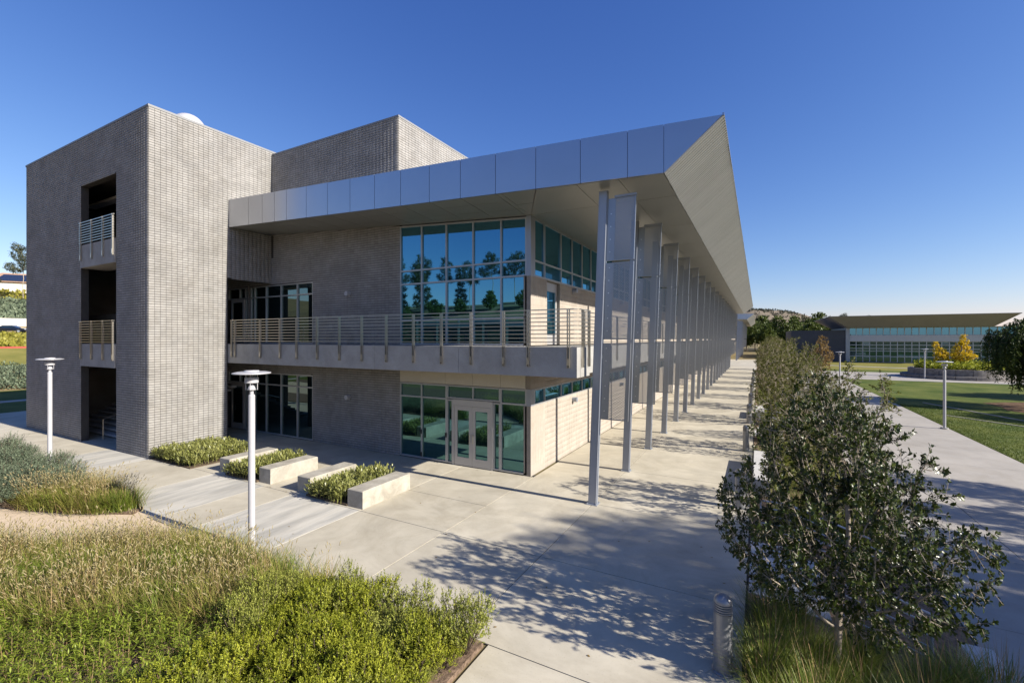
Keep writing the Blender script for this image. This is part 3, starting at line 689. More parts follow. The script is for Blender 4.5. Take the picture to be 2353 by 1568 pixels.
# --- columns with perforated screens
def ztop(): return 9.02
colv = MB()
def lean(z): return 2.72 + .037 * z
def bar_lean(mb, dx0, dx1, y0, y1, z0, z1):
    a, b = lean(z0) - 2.72, lean(z1) - 2.72
    mb.hexa([(a + dx0, y0, z0), (a + dx1, y0, z0), (a + dx1, y1, z0), (a + dx0, y1, z0), (b + dx0, y0, z1), (b + dx1, y0, z1), (b + dx1, y1, z1), (b + dx0, y1, z1)])
# I-section: two flanges facing +-X with web
bar_lean(colv, -.115, -.098, -.1, .1, 0, 9.03); bar_lean(colv, .098, .115, -.1, .1, 0, 9.03); bar_lean(colv, -.098, .098, -.092, .012, 0, 9.03); bar_lean(colv, .115, .135, -.04, .04, 0, 9.03)
colv.box(-.17, .17, -.16, .16, 0, .018)
for bx_ in (-.13, .13):
    for by_ in (-.125, .125): colv.tube((bx_, by_, .018), (bx_, by_, .05), .016, n=6)
col_me = colv.mesh('column')
segs = [(7.03, 8.80), (4.78, 6.97), (2.48, 4.68)]
pm = []
for z0, z1 in segs:
    fl = MB(); bar_lean(fl, .14, .335, -.012, .012, z0, z1)
    zz = z0 + .25
    nb_ = MB()
    while zz < z1 - .1:
        c = lean(zz) - 2.72 + .24; nb_.tube((c, -.012, zz), (c, -.03, zz), .017, n=8); zz += .36
    pf = MB(); bar_lean(pf, .345, .905, -.004, .0, z0 + .03, z1 - .03)
    fe = MB(); bar_lean(fe, .905, .93, -.03, .03, z0, z1); bar_lean(fe, .335, .905, -.014, .01, z0, z0 + .03); bar_lean(fe, .335, .905, -.014, .01, z1 - .03, z1)
    bar_lean(fe, .335, .36, -.014, .01, z0 + .03, z1 - .03)
    pm.append((fl.mesh('flange_plate'), nb_.mesh('bolts'), pf.mesh('screen_panel'), fe.mesh('screen_frame')))
capm = MB(); bar_lean(capm, .33, .95, -.06, .06, 8.80, 8.86); capm = capm.mesh('screen_cap')
CY = [-1.42 + 3.76 * k for k in range(20)]
for k, y in enumerate(CY):
    c = obj('column', col_me, M_steel, B, (2.72, y, 0))
    for a, b, p, f in pm:
        obj('flange_plate', a, M_flange, c); k < 6 and obj('bolts', b, M_bolt, c)
        obj('screen_panel', p, M_perf, c); obj('screen_frame', f, M_flange, c)
    obj('screen_cap', capm, M_steel, c)

# ------------------------------------------------------------------ build the blocks: 300 largest as parts, the rest joined
def corners(b):
    ax, f, s, a, e, c, d = b[:7]; f += s * .006
    return [(f, a, c), (f, e, c), (f, e, d), (f, a, d)] if ax == 'x' else [(a, f, c), (e, f, c), (e, f, d), (a, f, d)]
def area(b):
    if not b[9]: return 0
    P = [px(p) for p in corners(b)]
    if any(p is None for p in P): return 0
    if not all(0 < p[0] < 2450 and 0 < p[1] < 1633 for p in P): return 0
    A = 0
    for i in range(4):
        x0, y0 = P[i]; x1, y1 = P[(i + 1) % 4]; A += x0 * y1 - x1 * y0
    return abs(A) / 2
order = sorted(range(len(BLOCKS)), key=lambda i: -area(BLOCKS[i])); top = set(order[:300]); shared = {}
def block_mesh(b, origin):
    ax, f, s, a, e, c, d = b[:7]; ox, oy, oz = origin; DP = .003 if b[8] else .012; IN = -.004; ch_ = .004
    v = []
    for dep, ins in ((IN, 0), (DP - .003, 0), (DP, .004)):
        for u, z in ((a + ins, c + ins), (e - ins, c + ins), (e - ins, d - ins), (a + ins, d - ins)):
            v.append((f + s * dep - ox, u - oy, z - oz) if ax == 'x' else (u - ox, f + s * dep - oy, z - oz))
    fc = [(8, 9, 10, 11)] + [(k * 4 + i, k * 4 + (i + 1) % 4, k * 4 + 4 + (i + 1) % 4, k * 4 + 4 + i) for k in (0, 1) for i in range(4)]
    if (ax == 'y') == (s > 0): fc = [q[::-1] for q in fc]
    return v, fc
V = []; F = []; MI = []
for i, b in enumerate(BLOCKS):
    if i in top:
        ax, f, s, a, e, c, d = b[:7]; org = (f, a, c) if ax == 'x' else (a, f, c); key = (ax, s, round(e - a, 4), round(d - c, 4), b[8])
        if key not in shared:
            v, fc = block_mesh(b, org); me = bpy.data.meshes.new('block'); me.from_pydata(v, [], fc); me.update(); me.materials.append(M_tan if b[8] else M_block); shared[key] = me
        obj('block', shared[key], None, b[7], org)
    else:
        v, fc = block_mesh(b, (0, 0, 0)); n0 = len(V); V += v; F += [tuple(n0 + k for k in q) for q in fc]; MI += [1 if b[8] else 0] * len(fc)
me = np_mesh('block_courses', V, quads=F, mi=MI); me.materials.append(M_block); me.materials.append(M_tan)
obj('block_courses', me, None, B, kind='stuff')

# ==================================================================  SECOND WING beyond
S2 = thing('distant_wing', 'second silver roofed wing at the far end of the colonnade walkway', 'building')
Y2 = 97.
obj('wing_wall', MB().box(-14, -.1, Y2 + 2.1, 165, 0, 9.9), M_tan, S2)
for k in range(3):
    a, b = 6.2 - 1.37 - 1.4 * (k + 1), 6.2 - 1.37 - 1.4 * k
    obj('fascia_panel', MB().hexa([(a + .01, Y2, zb(a)), (b - .01, Y2, zb(b)), (b - .01, Y2 + .05, zb(b)), (a + .01, Y2 + .05, zb(a)), (a + .01, Y2, ztp(a)), (b - .01, Y2, ztp(b)), (b - .01, Y2 + .05, ztp(b)), (a + .01, Y2 + .05, ztp(a))]), M_fascia, S2)
obj('fascia_panel', MB().hexa([(-14, Y2, zb(-14)), (.62, Y2, zb(.62)), (.62, Y2 + .05, zb(.62)), (-14, Y2 + .05, zb(-14)), (-14, Y2, ztp(-14)), (.62, Y2, ztp(.62)), (.62, Y2 + .05, ztp(.62)), (-14, Y2 + .05, ztp(-14))]), M_fascia, S2)
m2 = MB(); m2.v += [(x, Y2, z) for x, z in P] + [(x, Y2 + .04, z) for x, z in P]; m2.f += [(0, 1, 2), (5, 4, 3), (0, 3, 4, 1), (1, 4, 5, 2), (2, 5, 3, 0)]; m2.m += [0] * 5
obj('fascia_panel', m2, M_fascia, S2)
obj('roof', MB().hexa([(-14, Y2 + .06, 9.9), (4.83, Y2 + .06, 9.05), (4.83, 165, 9.05), (-14, 165, 9.9), (-14, Y2 + .06, 11.2), (6.2, Y2 + .06, 10.22), (6.2, 165, 10.22), (-14, 165, 11.2)]), M_clad, S2)
for k in range(14):
    c = obj('column', col_me, M_steel, S2, (2.72, Y2 + .8 + 3.76 * k, 0))
    for a, b, p, f in pm: obj('flange_plate', a, M_flange, c); obj('screen_panel', p, M_perf, c); obj('screen_frame', f, M_flange, c)

# ==================================================================  GLASS BUILDING across the lawn
G = thing('glass_building', 'low glass building across the lawn under a wide flared roof', 'building')
GY = 118.
obj('side_wall', MB().box(14.2, 25.2, GY - .3, GY + 24, -.8, 6.85), mat('dark_panel', (.055, .06, .075), .6, var=.1, scale=.5), G)
obj('corner_pier', MB().box(25.2, 26.0, GY - .5, GY + 24, -.8, 7.4), M_steel, G)
obj('core', MB().box(26.0, 60, GY + .3, GY + 24, -.8, 7.4), M_dark, G)
obj('white_band', MB().box(26.0, 60, GY - .25, GY + .3, 4.25, 5.6), mat('white_panel', (.50, .51, .56), .5, var=.03), G)
us = [26.0 + 1.26 * k for k in range(28)]
frame_window('y', GY, us, [5.65, 7.35], G, mull=.14, depth=.2, glass=M_glass, tilt=.004)
frame_window('y', GY, us, [-.6, .75, 2.0, 2.55, 3.4, 4.2], G, mull=.16, depth=.2, glass=M_glass_far, tilt=.004)
L = [(25.2, 115.6), (50, 115.6), (50, 141), (25.2, 141)]; U = [(21.4, 112.6), (52.9, 112.6), (52.9, 144), (21.4, 144)]
rf = MB()
for i in range(4):
    j = (i + 1) % 4; rf.face([(*L[i], 7.45), (*U[i], 9.92), (*U[j], 9.92), (*L[j], 7.45)])
rf.face([(*p, 7.45) for p in L]); rf.face([(*p, 10.0) for p in U][::-1])
for i in range(4):
    j = (i + 1) % 4; rf.face([(*U[i], 9.92), (*U[i], 10.0), (*U[j], 10.0), (*U[j], 9.92)])
obj('flared_roof', rf, mat('bronze_soffit', (.27, .25, .26), .5, metal=.1, var=.05, scale=.5), G)
obj('roof_soffit', MB().box(25.6, 60, GY - 2.2, GY + .2, 7.40, 7.44), M_soffit, G)

# ==================================================================  SEAT WALLS AND STREET FURNITURE
def seat_wall(x0, x1, y0, y1, label, z0=0., h=.5, m=None, group=None, ch=.02):
    mb = MB(); c = ch
    mb.box(x0, x1, y0, y1, z0, z0 + h - c)
    mb.hexa([(x0, y0, z0 + h - c), (x1, y0, z0 + h - c), (x1, y1, z0 + h - c), (x0, y1, z0 + h - c), (x0 + c, y0 + c, z0 + h), (x1 - c, y0 + c, z0 + h), (x1 - c, y1 - c, z0 + h), (x0 + c, y1 - c, z0 + h)])
    return obj('seat_wall', mb, m or M_bench, label=label, cat='seat wall', group=group)
GW = 'concrete seat walls by the entrance'
seat_wall(-10.2, -9.6, -4.8, -2.95, 'low concrete seat wall nearest the stair tower, left of the lamp post', group=GW)
seat_wall(-7.78, -7.18, -4.85, -3.02, 'concrete seat wall just right of the lamp post, right edge of the first planting', group=GW)
seat_wall(-5.8, -5.2, -4.85, -3.02, 'concrete seat wall left of the second planting, partly hidden by leaves', group=GW)
seat_wall(-3.42, -2.82, -4.97, -3.0, 'concrete seat wall closest to the glass entrance doors', group=GW)
GW2 = 'pale seat walls along the walkway'
seat_wall(6.8, 7.28, 1.7, 5.7, 'pale seat wall at the walkway edge behind the near tree', m=M_white, group=GW2)
seat_wall(6.8, 7.28, 16.4, 19.2, 'pale seat wall further along the walkway beyond the handrail', m=M_white, group=GW2)
seat_wall(9.85, 10.28, -9.5, -4.0, 'pale low wall at the lower path edge in the bottom right grass', -.62, .42, M_white, group=GW2)

def bollard_parts(t):
    b = MB().lathe([(.15, 0), (.15, .02), (.127, .03), (.127, .86)], n=28); obj('post', b, M_bollard, t, smooth=False)
    hd = MB().lathe([(.127, 1.0)] + [(.127 * math.cos(R(a)), 1.0 + .115 * math.sin(R(a))) for a in range(10, 91, 10)], n=28); obj('cap', hd, M_bollard, t, smooth=True)
    for k in range(4): obj('louvre', MB().lathe([(.105, .872 + .034 * k), (.127, .867 + .034 * k), (.127, .882 + .034 * k), (.105, .892 + .034 * k)], n=24), M_bollard, t)
    obj('lens', MB().tube((0, 0, .85), (0, 0, 1.0), .1, n=20), M_black, t)
bn = ['nearest grey bollard light, in the bottom right corner beside tall grass', 'second bollard light, half hidden by the near tree branches', 'third bollard light, in front of the white handrail',
      'fourth bollard light from the camera along the walkway edge', 'fifth bollard light from the camera along the walkway edge', 'sixth bollard light along the walkway edge',
      'seventh bollard light along the walkway edge', 'eighth small bollard light far along the walkway', 'ninth and farthest bollard light by the walkway']
b0 = None
for k, lb in enumerate(bn):
    y = (-6.91, .27, 7.7, 14.9, 20.7, 28, 35.4, 42.8, 50.)[k]; x = 6.5
    if b0 is None: b0 = thing('bollard', lb, 'bollard', (x, y, 0), 0, 'bollard lights along the walkway'); bollard_parts(b0)
    else: c = copy_tree(b0); c.location = (x, y, 0); c['label'] = lb

def lamp_parts(t):
    bs = obj('base', MB().lathe([(.0, .05), (.12, .05), (.13, .0)], n=24).lathe([(.19, 0), (.19, .09), (.0, .09)], n=24), M_conc, t)
    obj('bolts', MB().tube((.1, .1, .09), (.1, .1, .13), .014, n=6).tube((-.1, .1, .09), (-.1, .1, .13), .014, n=6).tube((.1, -.1, .09), (.1, -.1, .13), .014, n=6).tube((-.1, -.1, .09), (-.1, -.1, .13), .014, n=6), M_bolt, bs)
    obj('pole', MB().lathe([(.072, .05), (.070, 3.50), (.062, 3.53), (0, 3.53)], n=24), M_lamp, t, smooth=False)
    obj('collar', MB().lathe([(.042, 3.53), (.042, 3.62), (.085, 3.63), (.10, 3.655), (0, 3.655)], n=20), M_lamp, t)
    obj('reflector', MB().lathe([(.08, 3.655), (.065, 3.71), (.03, 3.75), (.02, 3.80), (0, 3.80)], n=20), M_lamp, t)
    for k in range(4):
        a = R(45 + 90 * k); obj('rod', MB().tube((.118 * math.cos(a), .118 * math.sin(a), 3.635), (.118 * math.cos(a), .118 * math.sin(a), 4.03), .008, n=8), M_lamp, t)
    obj('ring', MB().lathe([(.142, 3.80), (.142, 3.915), (.132, 3.915), (.132, 3.80), (.142, 3.80)], n=28), M_lamp, t)
    obj('shade', MB().lathe([(0, 4.085), (.15, 4.08), (.158, 4.055), (.30, 4.05), (.392, 4.03), (.396, 4.015), (.388, 4.005), (.26, 4.01), (0, 4.01)], n=36), M_lamp, t)
lamps = [((-3.21, -7.9, 0), 'white lamp post with disc shade rising from the foreground grass'), ((-16.85, -7.41, 0), 'white lamp post in front of the shaded stair tower, by blue green shrubs'),
         ((16.75, 22.0, -.6), 'white lamp post at the edge of the lawn on the right'), ((14.4, 43.2, -.6), 'more distant lamp post beside the brown leaved tree'), ((26.7, 66, -.6), 'small distant lamp post left of the yellow tree')]
l0 = None
for loc, lb in lamps:
    if l0 is None: l0 = thing('lamp_post', lb, 'lamp post', loc, 0, 'disc topped lamp posts'); lamp_parts(l0)
    else: c = copy_tree(l0); c.location = loc; c['label'] = lb

# stairs from the walkway down to the path, with handrails
for ys0, ys1 in ((-4.4, -1.9), (11.4, 13.9)):
    s_ = thing('steps', 'concrete steps down from the walkway ' + ('behind the near tree' if ys0 < 0 else 'by the white handrail'), 'steps', (0, 0, 0), 0, 'steps down to the path')
    for k in range(4): obj('step', MB().box(6.79 + (0 if k == 0 else .9 + .4 * (k - 1)), 6.79 + .9 + .4 * k, ys0, ys1, -.9, -.02 - .145 * k), M_white, s_)
    obj('landing', MB().box(8.9, 10.29, ys0, ys1, -1, -.57), M_path, s_)
for y, lb in ((-4.5, 'steel handrail on the near steps, behind the tree leaves'), (-1.8, 'steel handrail on the far side of the near steps'), (11.3, 'pale handrail on the near side of the far steps'), (14.2, 'white metal handrail stepping down beside the third bollard')):
    h_ = thing('handrail', lb, 'handrail', (7.0, y, 0), 0, 'handrails at the steps')
    for x, z in ((0, 0), (1.2, -.3), (2.4, -.58)): obj('upright', MB().tube((x, 0, z - .02), (x, 0, z + .95), .024, n=10), M_lamp, h_)
    for k, zz in enumerate((.95, .78, .6, .42, .24)):
        obj('bar', MB().tube((0, 0, zz), (.55, 0, zz), .022 if k == 0 else .014, n=8).tube((.55, 0, zz), (2.4, 0, zz - .58), .022 if k == 0 else .014, n=8), M_lamp, h_)

# round planter
pl = thing('round_planter', 'round two tiered stone planter on the lawn court, filled with shrubs', 'planter', (31.3, 70.5, -.58))
nseg = 20
for k in range(nseg):
    a0, a1 = 2 * math.pi * k / nseg + .004, 2 * math.pi * (k + 1) / nseg - .004; mb = MB()
    for r0, r1, z0, z1, nm, mt in ((5.0, 6.1, 0, .46, 'seat_ring', M_stone), (4.75, 5.25, .4601, 1.3, 'planter_wall', M_stone)):
        m = MB(); ns = 4
        for q in range(ns):
            b0_, b1_ = a0 + (a1 - a0) * q / ns, a0 + (a1 - a0) * (q + 1) / ns
            p = [(r0 * math.cos(b0_), r0 * math.sin(b0_)), (r1 * math.cos(b0_), r1 * math.sin(b0_)), (r1 * math.cos(b1_), r1 * math.sin(b1_)), (r0 * math.cos(b1_), r0 * math.sin(b1_))]
            m.hexa([(x, y, z0) for x, y in p] + [(x, y, z1) for x, y in p])
        obj(nm, m, mt, pl)
obj('soil', MB().lathe([(4.76, 1.1), (0, 1.25)], n=32), M_soil, pl)

# left background: wall, cars, house
bwall = thing('boundary_wall', 'long cream boundary wall behind the parked dark car', 'wall', (0, 0, 0))
for k in range(10): obj('wall_panel', MB().box(-124.2, -123.9, -30 + 11 * k + .02, -19 + 11 * k - .02, 5.5, 8.9), M_stucco, bwall)
def car(loc, rot, label):
    t = thing('parked_car', label, 'car', loc, rot, 'cars parked on the upper road')
    prof = [(-2.25, .35), (-2.28, .62), (-2.1, .88), (-1.55, .95), (-.85, 1.38), (.45, 1.40), (1.15, .98), (1.95, .86), (2.25, .68), (2.28, .35)]
    def ext(pr, wd, name, m, inset=0):
        mb = MB(); n = len(pr); mb.v += [(x, -wd + (inset if z > .96 else 0), z) for x, z in pr] + [(x, wd - (inset if z > .96 else 0), z) for x, z in pr]
        mb.f.append(tuple(range(n))); mb.f.append(tuple(reversed(range(n, 2 * n)))); mb.m += [0, 0]
        for i in range(n): j = (i + 1) % n; mb.f.append((i, n + i, n + j, j)); mb.m.append(0)
        return obj(name, mb, m, t)
    ext(prof, .86, 'body', M_car, .12)
    for s in (-1, 1):
        obj('side_window', MB().hexa([(-1.25, s * .80, 1.0), (.95, s * .80, 1.0), (.95, s * .85, 1.0), (-1.25, s * .85, 1.0), (-.75, s * .74, 1.33), (.4, s * .74, 1.33), (.4, s * .765, 1.33), (-.75, s * .765, 1.33)]), M_glass_d, t)
        for x in (-1.38, 1.38):
            wh = obj('wheel', MB().tube((x, s * .68, .32), (x, s * .88, .32), .32, n=20), M_black, t); obj('rim', MB().tube((x, s * .87, .32), (x, s * .895, .32), .2, n=16), M_steel, wh)
        obj('headlight', MB().box(2.1, 2.29, s * .6 - .15, s * .6 + .15, .62, .76), M_lens, t)
    return t
car((-115.2, 15.0, 5.9), R(52), 'dark blue sedan parked on the road above the slope at left edge')
car((-114.3, 20.4, 5.9), R(60), 'second dark car just behind the tower edge')
hs = thing('hillside_house', 'cream house with tiled roof and dark solar panels on the hilltop', 'house', (-186, 34, 18), R(60))
obj('wall', MB().box(-8, 8, -5, 5, -1, 3.2), M_stucco, hs)
m = MB(); m.v += [(-8.6, -5.6, 3.1), (8.6, -5.6, 3.1), (8.6, 5.6, 3.1), (-8.6, 5.6, 3.1), (-4, 0, 6.2), (4, 0, 6.2)]; m.f += [(0, 1, 5, 4), (1, 2, 5), (2, 3, 4, 5), (3, 0, 4), (3, 2, 1, 0)]; m.m += [0] * 5
r_ = obj('roof', m, M_tile, hs); obj('solar_panel', MB().hexa([(-4, -5.2, 3.45), (5, -5.2, 3.45), (3.5, -1.4, 5.55), (-3.2, -1.4, 5.55), (-4, -5.2, 3.55), (5, -5.2, 3.55), (3.5, -1.4, 5.65), (-3.2, -1.4, 5.65)]), M_pv, r_)
obj('chimney', MB().box(3, 5, 0, 1.6, 4.5, 8), M_stucco, r_)
# building behind the viewpoint (seen mirrored in the windows)
bb = thing('low_building', 'low dark building with a white roof edge mirrored in the upper windows', 'building', (0, 0, 0))
obj('wall', MB().box(-46, -13, -36, -27, -.1, 6.2), mat('dark_stucco', (.06, .075, .075), .8), bb)
obj('roof', MB().box(-46.5, -12.5, -36.5, -26.4, 6.2, 6.7), M_stucco, bb)
us = [-45 + 2.2 * k for k in range(15)]
for a in us:
    for z0 in (1.0, 3.9): obj('window', MB().box(a, a + 1.7, -27.0, -26.94, z0, z0 + 1.6), M_glass_d, bb)

# ==================================================================  VEGETATION
def unit(a): return a / np.maximum(np.linalg.norm(a, axis=-1, keepdims=True), 1e-9)
def rdir(rg, n): return unit(rg.normal(size=(n, 3)))
def leaves(pos, ax, nr, L, W, oval=False, cup=.12):
    n = len(pos); ax = unit(ax); sd_ = unit(np.cross(ax, nr)); nr = np.cross(sd_, ax); L = np.broadcast_to(np.asarray(L, float), (n,))[:, None]; W = np.broadcast_to(np.asarray(W, float), (n,))[:, None]
    if not oval:
        v = np.stack([pos, pos + ax * L * .45 + sd_ * W * .5 + nr * L * cup, pos + ax * L, pos + ax * L * .45 - sd_ * W * .5 + nr * L * cup], 1).reshape(-1, 3)
        return v, np.zeros((0, 3), int), np.arange(n * 4).reshape(n, 4)
    h = nr * L * cup
    v = np.stack([pos, pos + ax * L * .32 + sd_ * W * .42, pos + ax * L * .32 - sd_ * W * .42, pos + ax * L * .68 + sd_ * W * .46 + h, pos + ax * L * .68 - sd_ * W * .46 + h, pos + ax * L + h * .4], 1).reshape(-1, 3)
    b = (np.arange(n) * 6)[:, None]
    return v, np.concatenate([b + [0, 1, 2], b + [4, 3, 5]]), b + np.array([2, 1, 3, 4])
def blades(base, az, lean_, L, W, curve):
    n = len(base); h = np.stack([np.cos(az), np.sin(az), 0 * az], 1); side = np.stack([-np.sin(az), np.cos(az), 0 * az], 1); up = np.array([0, 0, 1.])
    p = [base]; t = lean_
    for k in range(3): t = t + curve; p.append(p[-1] + (h * np.sin(t)[:, None] + up * np.cos(t)[:, None]) * (L / 3)[:, None])
    w_ = W[:, None] * .5
    v = np.stack([p[0] - side * w_, p[0] + side * w_, p[1] - side * w_, p[1] + side * w_, p[2] - side * w_ * .75, p[2] + side * w_ * .75, p[3]], 1).reshape(-1, 3)
    b = (np.arange(n) * 7)[:, None]
    return v, b + np.array([4, 5, 6]), np.concatenate([b + [0, 1, 3, 2], b + [2, 3, 5, 4]]), p[3], unit(p[3] - p[2])
def plumes(tip, ax, L, W, rg):
    n = len(tip); L = L[:, None]; W = W[:, None]; s1 = unit(np.cross(ax, rdir(rg, n))); s2 = np.cross(ax, s1); dr = np.array([0, 0, -1.])
    c1 = tip + ax * L * .3; c2 = tip + ax * L * .65 + dr * L * .06; e = tip + ax * L + dr * L * .2
    ring = lambda c, w_: [c + s1 * w_, c - s1 * w_ * .5 + s2 * w_ * .87, c - s1 * w_ * .5 - s2 * w_ * .87]
    v = np.stack([tip - ax * L * .05, *ring(c1, W * .5), *ring(c2, W * .42), e], 1).reshape(-1, 3); b = (np.arange(n) * 8)[:, None]
    tr = [[0, 2, 1], [0, 3, 2], [0, 1, 3], [4, 5, 7], [5, 6, 7], [6, 4, 7]]; q = [[1, 2, 5, 4], [2, 3, 6, 5], [3, 1, 4, 6]]
    return v, np.concatenate([b + t for t in tr]), np.concatenate([b + t for t in q])
class Acc:
    def __init__(s): s.v = []; s.t = []; s.q = []; s.n = 0; s.mt = []; s.mq = []
    def add(s, v, t, q, mi=0):
        s.v.append(v); s.t.append(np.asarray(t).reshape(-1, 3) + s.n); s.q.append(np.asarray(q).reshape(-1, 4) + s.n); s.n += len(v)
        s.mt.append(np.full(len(s.t[-1]), mi)); s.mq.append(np.full(len(s.q[-1]), mi))
    def mesh(s, name): return np_mesh(name, np.concatenate(s.v), np.concatenate(s.t), np.concatenate(s.q), mi=np.concatenate(s.mt + s.mq))
def inpoly(x, y, poly):
    r = np.zeros(len(x), bool); n = len(poly)
    for i in range(n):
        x0, y0 = poly[i]; x1, y1 = poly[(i + 1) % n]
        c = ((y0 > y) != (y1 > y)) & (x < (x1 - x0) * (y - y0) / (y1 - y0 + 1e-12) + x0); r ^= c
    return r
def scatter(poly, n, rg, mind=0):
    P_ = np.array(poly); lo, hi = P_.min(0), P_.max(0); out = []
    while len(out) < n:
        q = rg.uniform(lo, hi, (n * 3, 2)); q = q[inpoly(q[:, 0], q[:, 1], poly)]
        if mind:
            for a in q:
                if all((a[0] - b[0]) ** 2 + (a[1] - b[1]) ** 2 > mind * mind for b in out): out.append(a)
                if len(out) >= n: break
            mind *= .93
        else: out += list(q)
    return np.array(out[:n])

# ---- trees by space colonisation
def colonize(attr, base, step, infl, kill, iters=90):
    nodes = [np.array(b, float) for b in base]; par = [-1] + list(range(len(base) - 1)); A = attr.copy()
    for _ in range(iters):
        if not len(A): break
        N = np.array(nodes); d = np.linalg.norm(A[:, None] - N[None], axis=2); k = d.argmin(1); dm = d[np.arange(len(A)), k]
        act = dm < infl
        if not act.any(): break
        for j in np.unique(k[act]):
            g_ = unit(A[act & (k == j)] - N[j]).sum(0); g_ = unit(g_ + np.random.default_rng(j).normal(size=3) * .15)
            q = N[j] + g_ * step
            nodes.append(q); par.append(int(j))
        N2 = np.array(nodes[len(N):]); d2 = np.linalg.norm(A[:, None] - N2[None], axis=2).min(1); A = A[d2 > kill]
    return np.array(nodes), np.array(par)
def radii(par, tip, ex=2.3, rmax=.2):
    n = len(par); r = np.zeros(n); ch = np.zeros(n, int)
    for i in range(n):
        if par[i] >= 0: ch[par[i]] += 1
    for i in range(n - 1, -1, -1):
        r[i] = tip if ch[i] == 0 else r[i] ** (1 / ex)
        if par[i] >= 0: r[par[i]] += r[i] ** ex
    return np.minimum(r, rmax), ch
def limbs(N, par, r, sides=5, rmin=0.):
    i = np.array([k for k in range(len(N)) if par[k] >= 0 and r[k] >= rmin]); a, b = N[par[i]], N[i]; d = unit(b - a); ref = np.where(np.abs(d[:, 2:3]) < .9, [[0, 0, 1.]], [[1., 0, 0]])
    p = unit(np.cross(d, ref)); q = np.cross(d, p); v = []
    ra = np.minimum(r[par[i]], r[i] * 1.25)[:, None]; rb = r[i][:, None]
    for k in range(sides):
        t = 2 * math.pi * k / sides; o_ = p * math.cos(t) + q * math.sin(t); v.append(a + o_ * ra); v.append(b + o_ * rb)
    v = np.stack(v, 1).reshape(-1, 3); base = (np.arange(len(i)) * 2 * sides)[:, None]
    f = np.concatenate([base + [2 * k, (2 * k + 2) % (2 * sides), (2 * k + 3) % (2 * sides), 2 * k + 1] for k in range(sides)])
    return np_mesh('trunk', v, quads=f, smooth=True)
def join(a, b):
    def get(m):
        v = np.zeros(len(m.vertices) * 3, np.float32); m.vertices.foreach_get('co', v); q = np.zeros(len(m.loops), np.int32); m.loops.foreach_get('vertex_index', q); return v.reshape(-1, 3), q.reshape(-1, 4)
    (v1, q1), (v2, q2) = get(a), get(b); bpy.data.meshes.remove(a); bpy.data.meshes.remove(b)
    return np_mesh('trunk', np.concatenate([v1, v2]), quads=np.concatenate([q1, q2 + len(v1)]), smooth=True)
def crown_pts(rg, n, lobes, gap=.0, shell=.35):
    out = []
    tot = sum(l[3] * l[4] * l[5] for l in lobes)
    for cx, cy, cz, rx, ry, rz in lobes:
        k = max(6, int(n * rx * ry * rz / tot)); u = rdir(rg, k); rr_ = rg.uniform(shell, 1, (k, 1)) ** .6; out.append(np.array([cx, cy, cz]) + u * rr_ * [rx, ry, rz])
    o = np.concatenate(out)
    if gap: o = o[np.sin(o[:, 0] * 2.7 + 1) + np.sin(o[:, 1] * 3.1) + np.sin(o[:, 2] * 3.3 + 2) > -gap]
    return o
def tree_meshes(seed, lobes, n_attr, base, step, infl, kill, tip, leafr, per, L, W, oval, bark_min=0., ex=2.3, rmax=.25, spread=.06, droop=0., gap=0, wh=False, shell=.35, tw=(2, .2)):
    rg = np.random.default_rng(seed); A = crown_pts(rg, n_attr, lobes, gap, shell); N, par = colonize(A, base, step, infl, kill); r, ch = radii(par, tip, ex, rmax)
    tr = limbs(N, par, r, 6, bark_min)
    k = np.where((r <= leafr) & (par >= 0))[0]; d = unit(N[k] - N[par[k]])
    pos = np.repeat(N[k], per, 0); dd = np.repeat(d, per, 0); rd = rdir(rg, len(pos))
    if wh:                                   # twigs on every thin node, each with a whorl at its end and leaves along it
        k = np.where((r <= leafr) & (par >= 0))[0]; kk = np.repeat(k, tw[0]); b0 = N[kk] + (N[par[kk]] - N[kk]) * rg.uniform(0, 1, (len(kk), 1))
        cen = N.mean(0); td = unit(rdir(rg, len(kk)) + unit(N[kk] - cen) * .7 + unit(N[kk] - N[par[kk]]) * .5 + [0, 0, .15]); tl = rg.uniform(.4, 1, (len(kk), 1)) * tw[1]
        e0 = b0 + td * tl; n0 = len(N); NN = np.concatenate([b0, e0]); m_ = len(kk)
        pp = np.concatenate([np.full(m_, -1), np.arange(m_)]); tr2 = limbs(NN, pp, np.full(2 * m_, .0035), 3)
        pos = np.repeat(e0, per, 0); dd = np.repeat(td, per, 0); rd = rdir(rg, len(pos)); s = unit(np.cross(dd, rd))
        pos = pos - dd * np.abs(rg.normal(size=(len(pos), 1))) * .35 * np.repeat(tl, per, 0); ax = unit(dd * rg.uniform(.1, .9, (len(pos), 1)) + s + rd * .15); nr = dd + rd * .35
        tr = join(tr, tr2)
    else:
        pos = pos + rd * rg.uniform(0, spread, (len(pos), 1)); ax = unit(dd * .5 + rdir(rg, len(pos)) + [0, 0, -droop]); nr = rdir(rg, len(pos)) + [0, 0, .7]
    sc_ = rg.uniform(.7, 1.2, len(pos))
    v, t, q = leaves(pos, ax, nr, L * sc_, W * sc_, oval); a = Acc(); a.add(v, t, q)
    return tr, a.mesh('crown')
def tree(name, meshes, bark, leaf, loc, rot, scale, label, group=None, cat='tree'):
    t = thing(name, label, cat, loc, rot, group, scale); obj('trunk', meshes[0], bark, t); obj('crown', meshes[1], leaf, t); return t

